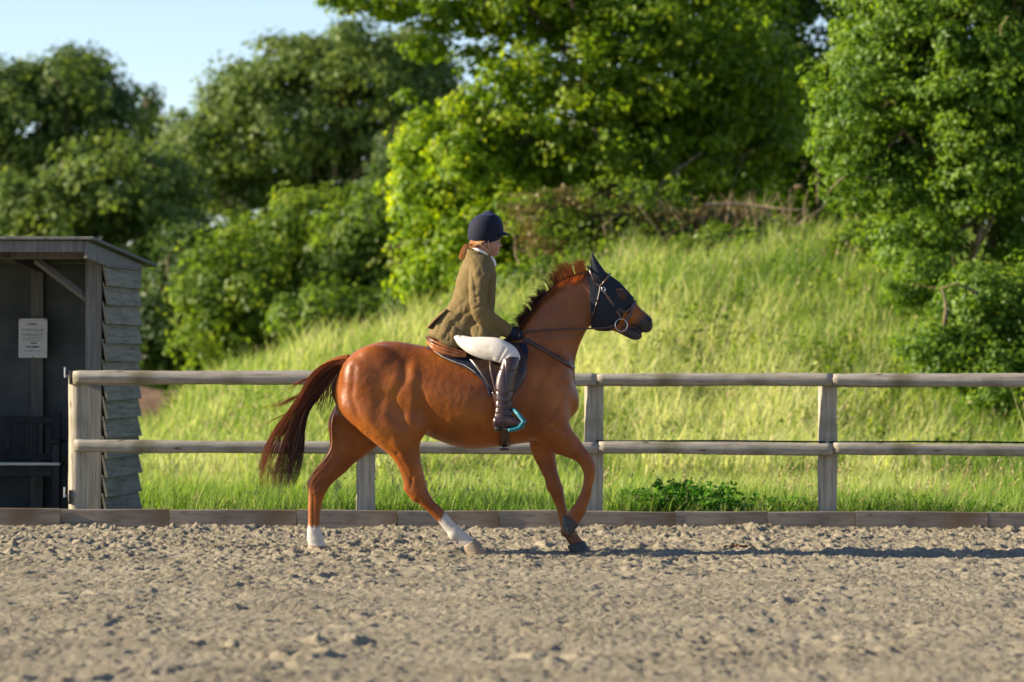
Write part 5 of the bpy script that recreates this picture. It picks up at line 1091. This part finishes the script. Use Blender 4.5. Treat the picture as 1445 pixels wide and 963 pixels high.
mb = MB(); mb.tube([PX(692, 358, YH - .056), PX(694, 361.5, YH - .03), PX(694.5, 362.4, YH), PX(694, 361.5, YH + .03), PX(692, 358, YH + .056)], .0055, 6); link('chin_strap', mb.mesh('cs', M['harness'], True), hat)
# hair
cv = []; wd = []; ti = []
for i in range(520):
    s = rng.choice([-1, 1]); u = rng.random(); x0 = 664 + 22 * u; y0 = 341 - 5.5 * u; d0 = .030 + .052 * math.sin(.25 + u * 1.4)
    e = (662 + rng.normal(0, 1.5), 350 + rng.normal(0, 1.5)); dm = d0 + .006
    cv.append([tuple(PX(x0, y0 - 3, YH + s * d0)), tuple(PX(x0 - 3, y0 + 3 + 3 * u, YH + s * dm)), tuple(PX((x0 + e[0]) / 2, (y0 + e[1]) / 2 + 4 * u, YH + s * dm * .8)), tuple(PX(e[0], e[1], YH + s * .02))]); wd.append(.0022); ti.append(np.clip(rng.normal(.45, .25), 0, 1))
for i in range(420):
    a_ = rng.uniform(0, 2 * PI); r = rng.uniform(0, 1) ** .5; d_ = .034 * r * math.sin(a_); w = 6.6 * r * math.cos(a_)
    e = rng.uniform(.7, 1.15)
    cv.append([tuple(PX(663, 348 + w * .3, YH + d_ * .4)), tuple(PX(658 + w * .3, 350 + w * .8, YH + d_)), tuple(PX(654.5 + w * .8, 357 + w * .4, YH + d_ * 1.2)), tuple(PX(652 + w * .6 + rng.normal(0, 1), 357 + 9 * e, YH + d_ * .8))]); wd.append(.0024); ti.append(np.clip(rng.normal(.6, .25), 0, 1))
strands(cv, wd, ti, M['hair'], 'hair', rid, 3)

# ================================================================== SMALL THINGS
def weed(x, Y, h, nst, label, spread=.10):
    X, Yg, Z = (x - CX) / F * Y, Y, float(ground((x - CX) / F * Y, Y)); r = empty('nettle_plant', (X, Yg, Z)); tag(r, label, 'plant', 'nettle plants behind the kickboard')
    mb = MB(); LP = []; LS = []; 
    for _ in range(nst):
        hh = h * rng.uniform(.6, 1.1); ox, oy = rng.normal(0, spread, 2); ex, ey = ox + rng.normal(0, .07), oy + rng.normal(0, .05)
        path = limb_path((X + ox, Yg + oy, Z - .03), (X + ex, Yg + ey, Z + hh), .05, 5); mb.tube(path, [.005, .0045, .004, .003, .002], 4, cap=False)
        for q in range(int(hh / .028)):
            t = (q + 1) / int(hh / .028 + 1); a0 = rng.uniform(0, 6.3); pt = np.array(path[min(4, int(t * 4.99))]) * .5 + np.array(path[min(4, int(t * 4.99) + (1 if t < .8 else 0))]) * .5
            for _k in range(3): LP.append(pt + np.array([math.cos(a0 + 2 * _k), math.sin(a0 + 2 * _k), .1]) * .035 * (1.2 - .5 * t) + np.array([0, 0, rng.normal(0, .01)])); LS.append(.075 * (1.25 - .6 * t) * rng.uniform(.7, 1.2))
    link('stems', mb.mesh('stems', M['weed']), r); attr(r.children[0].data, 'tint', np.full(len(r.children[0].data.vertices), .3))
    V, T, tt = leaf_quads(np.array(LP), np.array(LS), np.clip(rng.normal(.45, .2, len(LP)), 0, 1), aspect=.3); link('leaves', npmesh('lv', V, T, M['weed'], tint=tt), r)
for (x, Y, h, n, lb) in [(893, 33.75, 0.28, 22, 'low nettle plant just right of the second fence post'), (925, 33.6, 0.32, 25, 'dark nettle plant left of the tallest nettle clump'), (955, 33.9, 0.4, 28, 'tallest leafy nettle clump behind the kickboard'), (985, 33.6, 0.36, 25, 'nettle plant on the right side of the clump'),
                         (1045, 33.8, 0.26, 19, 'small nettle plant midway to the third fence post'), (1100, 33.6, 0.26, 19, 'low nettle plant left of the third fence post'), (1255, 33.8, 0.26, 22, 'low nettle plant right of the third fence post'), (1310, 33.9, 0.26, 19, 'small nettle plant near the right edge'), (1385, 33.7, .22, 14, 'lowest nettle plant at the far right end of the kickboard'), (640, 33.8, .2, 12, 'small nettle plant seen under the horse belly'), (1140, 33.7, .24, 14, 'nettle plant touching the left side of the third fence post')]:
    weed(x, Y, h, n, lb)
mb = MB(); p = PX(1040, 771, 29.5)
dr = empty('horse_dropping', (p.x, 29.5, 0)); tag(dr, 'small scatter of rusty brown dung on the pale sand', 'dung')
M['dung'] = tex_mat('dung', [(.3, (.10, .045, .02)), (.7, (.26, .12, .045))], (1, 1, 1), 40, 4, .95, .6, .004)
for i in range(16):
    mb = MB(); ball(mb, 1040 + rng.normal(0, 14), 771 + rng.normal(0, .6), rng.normal(0, .12), rng.uniform(1.8, 3.6), rng.uniform(1.2, 2), .014, Y=29.4); link('dung_ball', mb.mesh('d', M['dung'], True), dr)
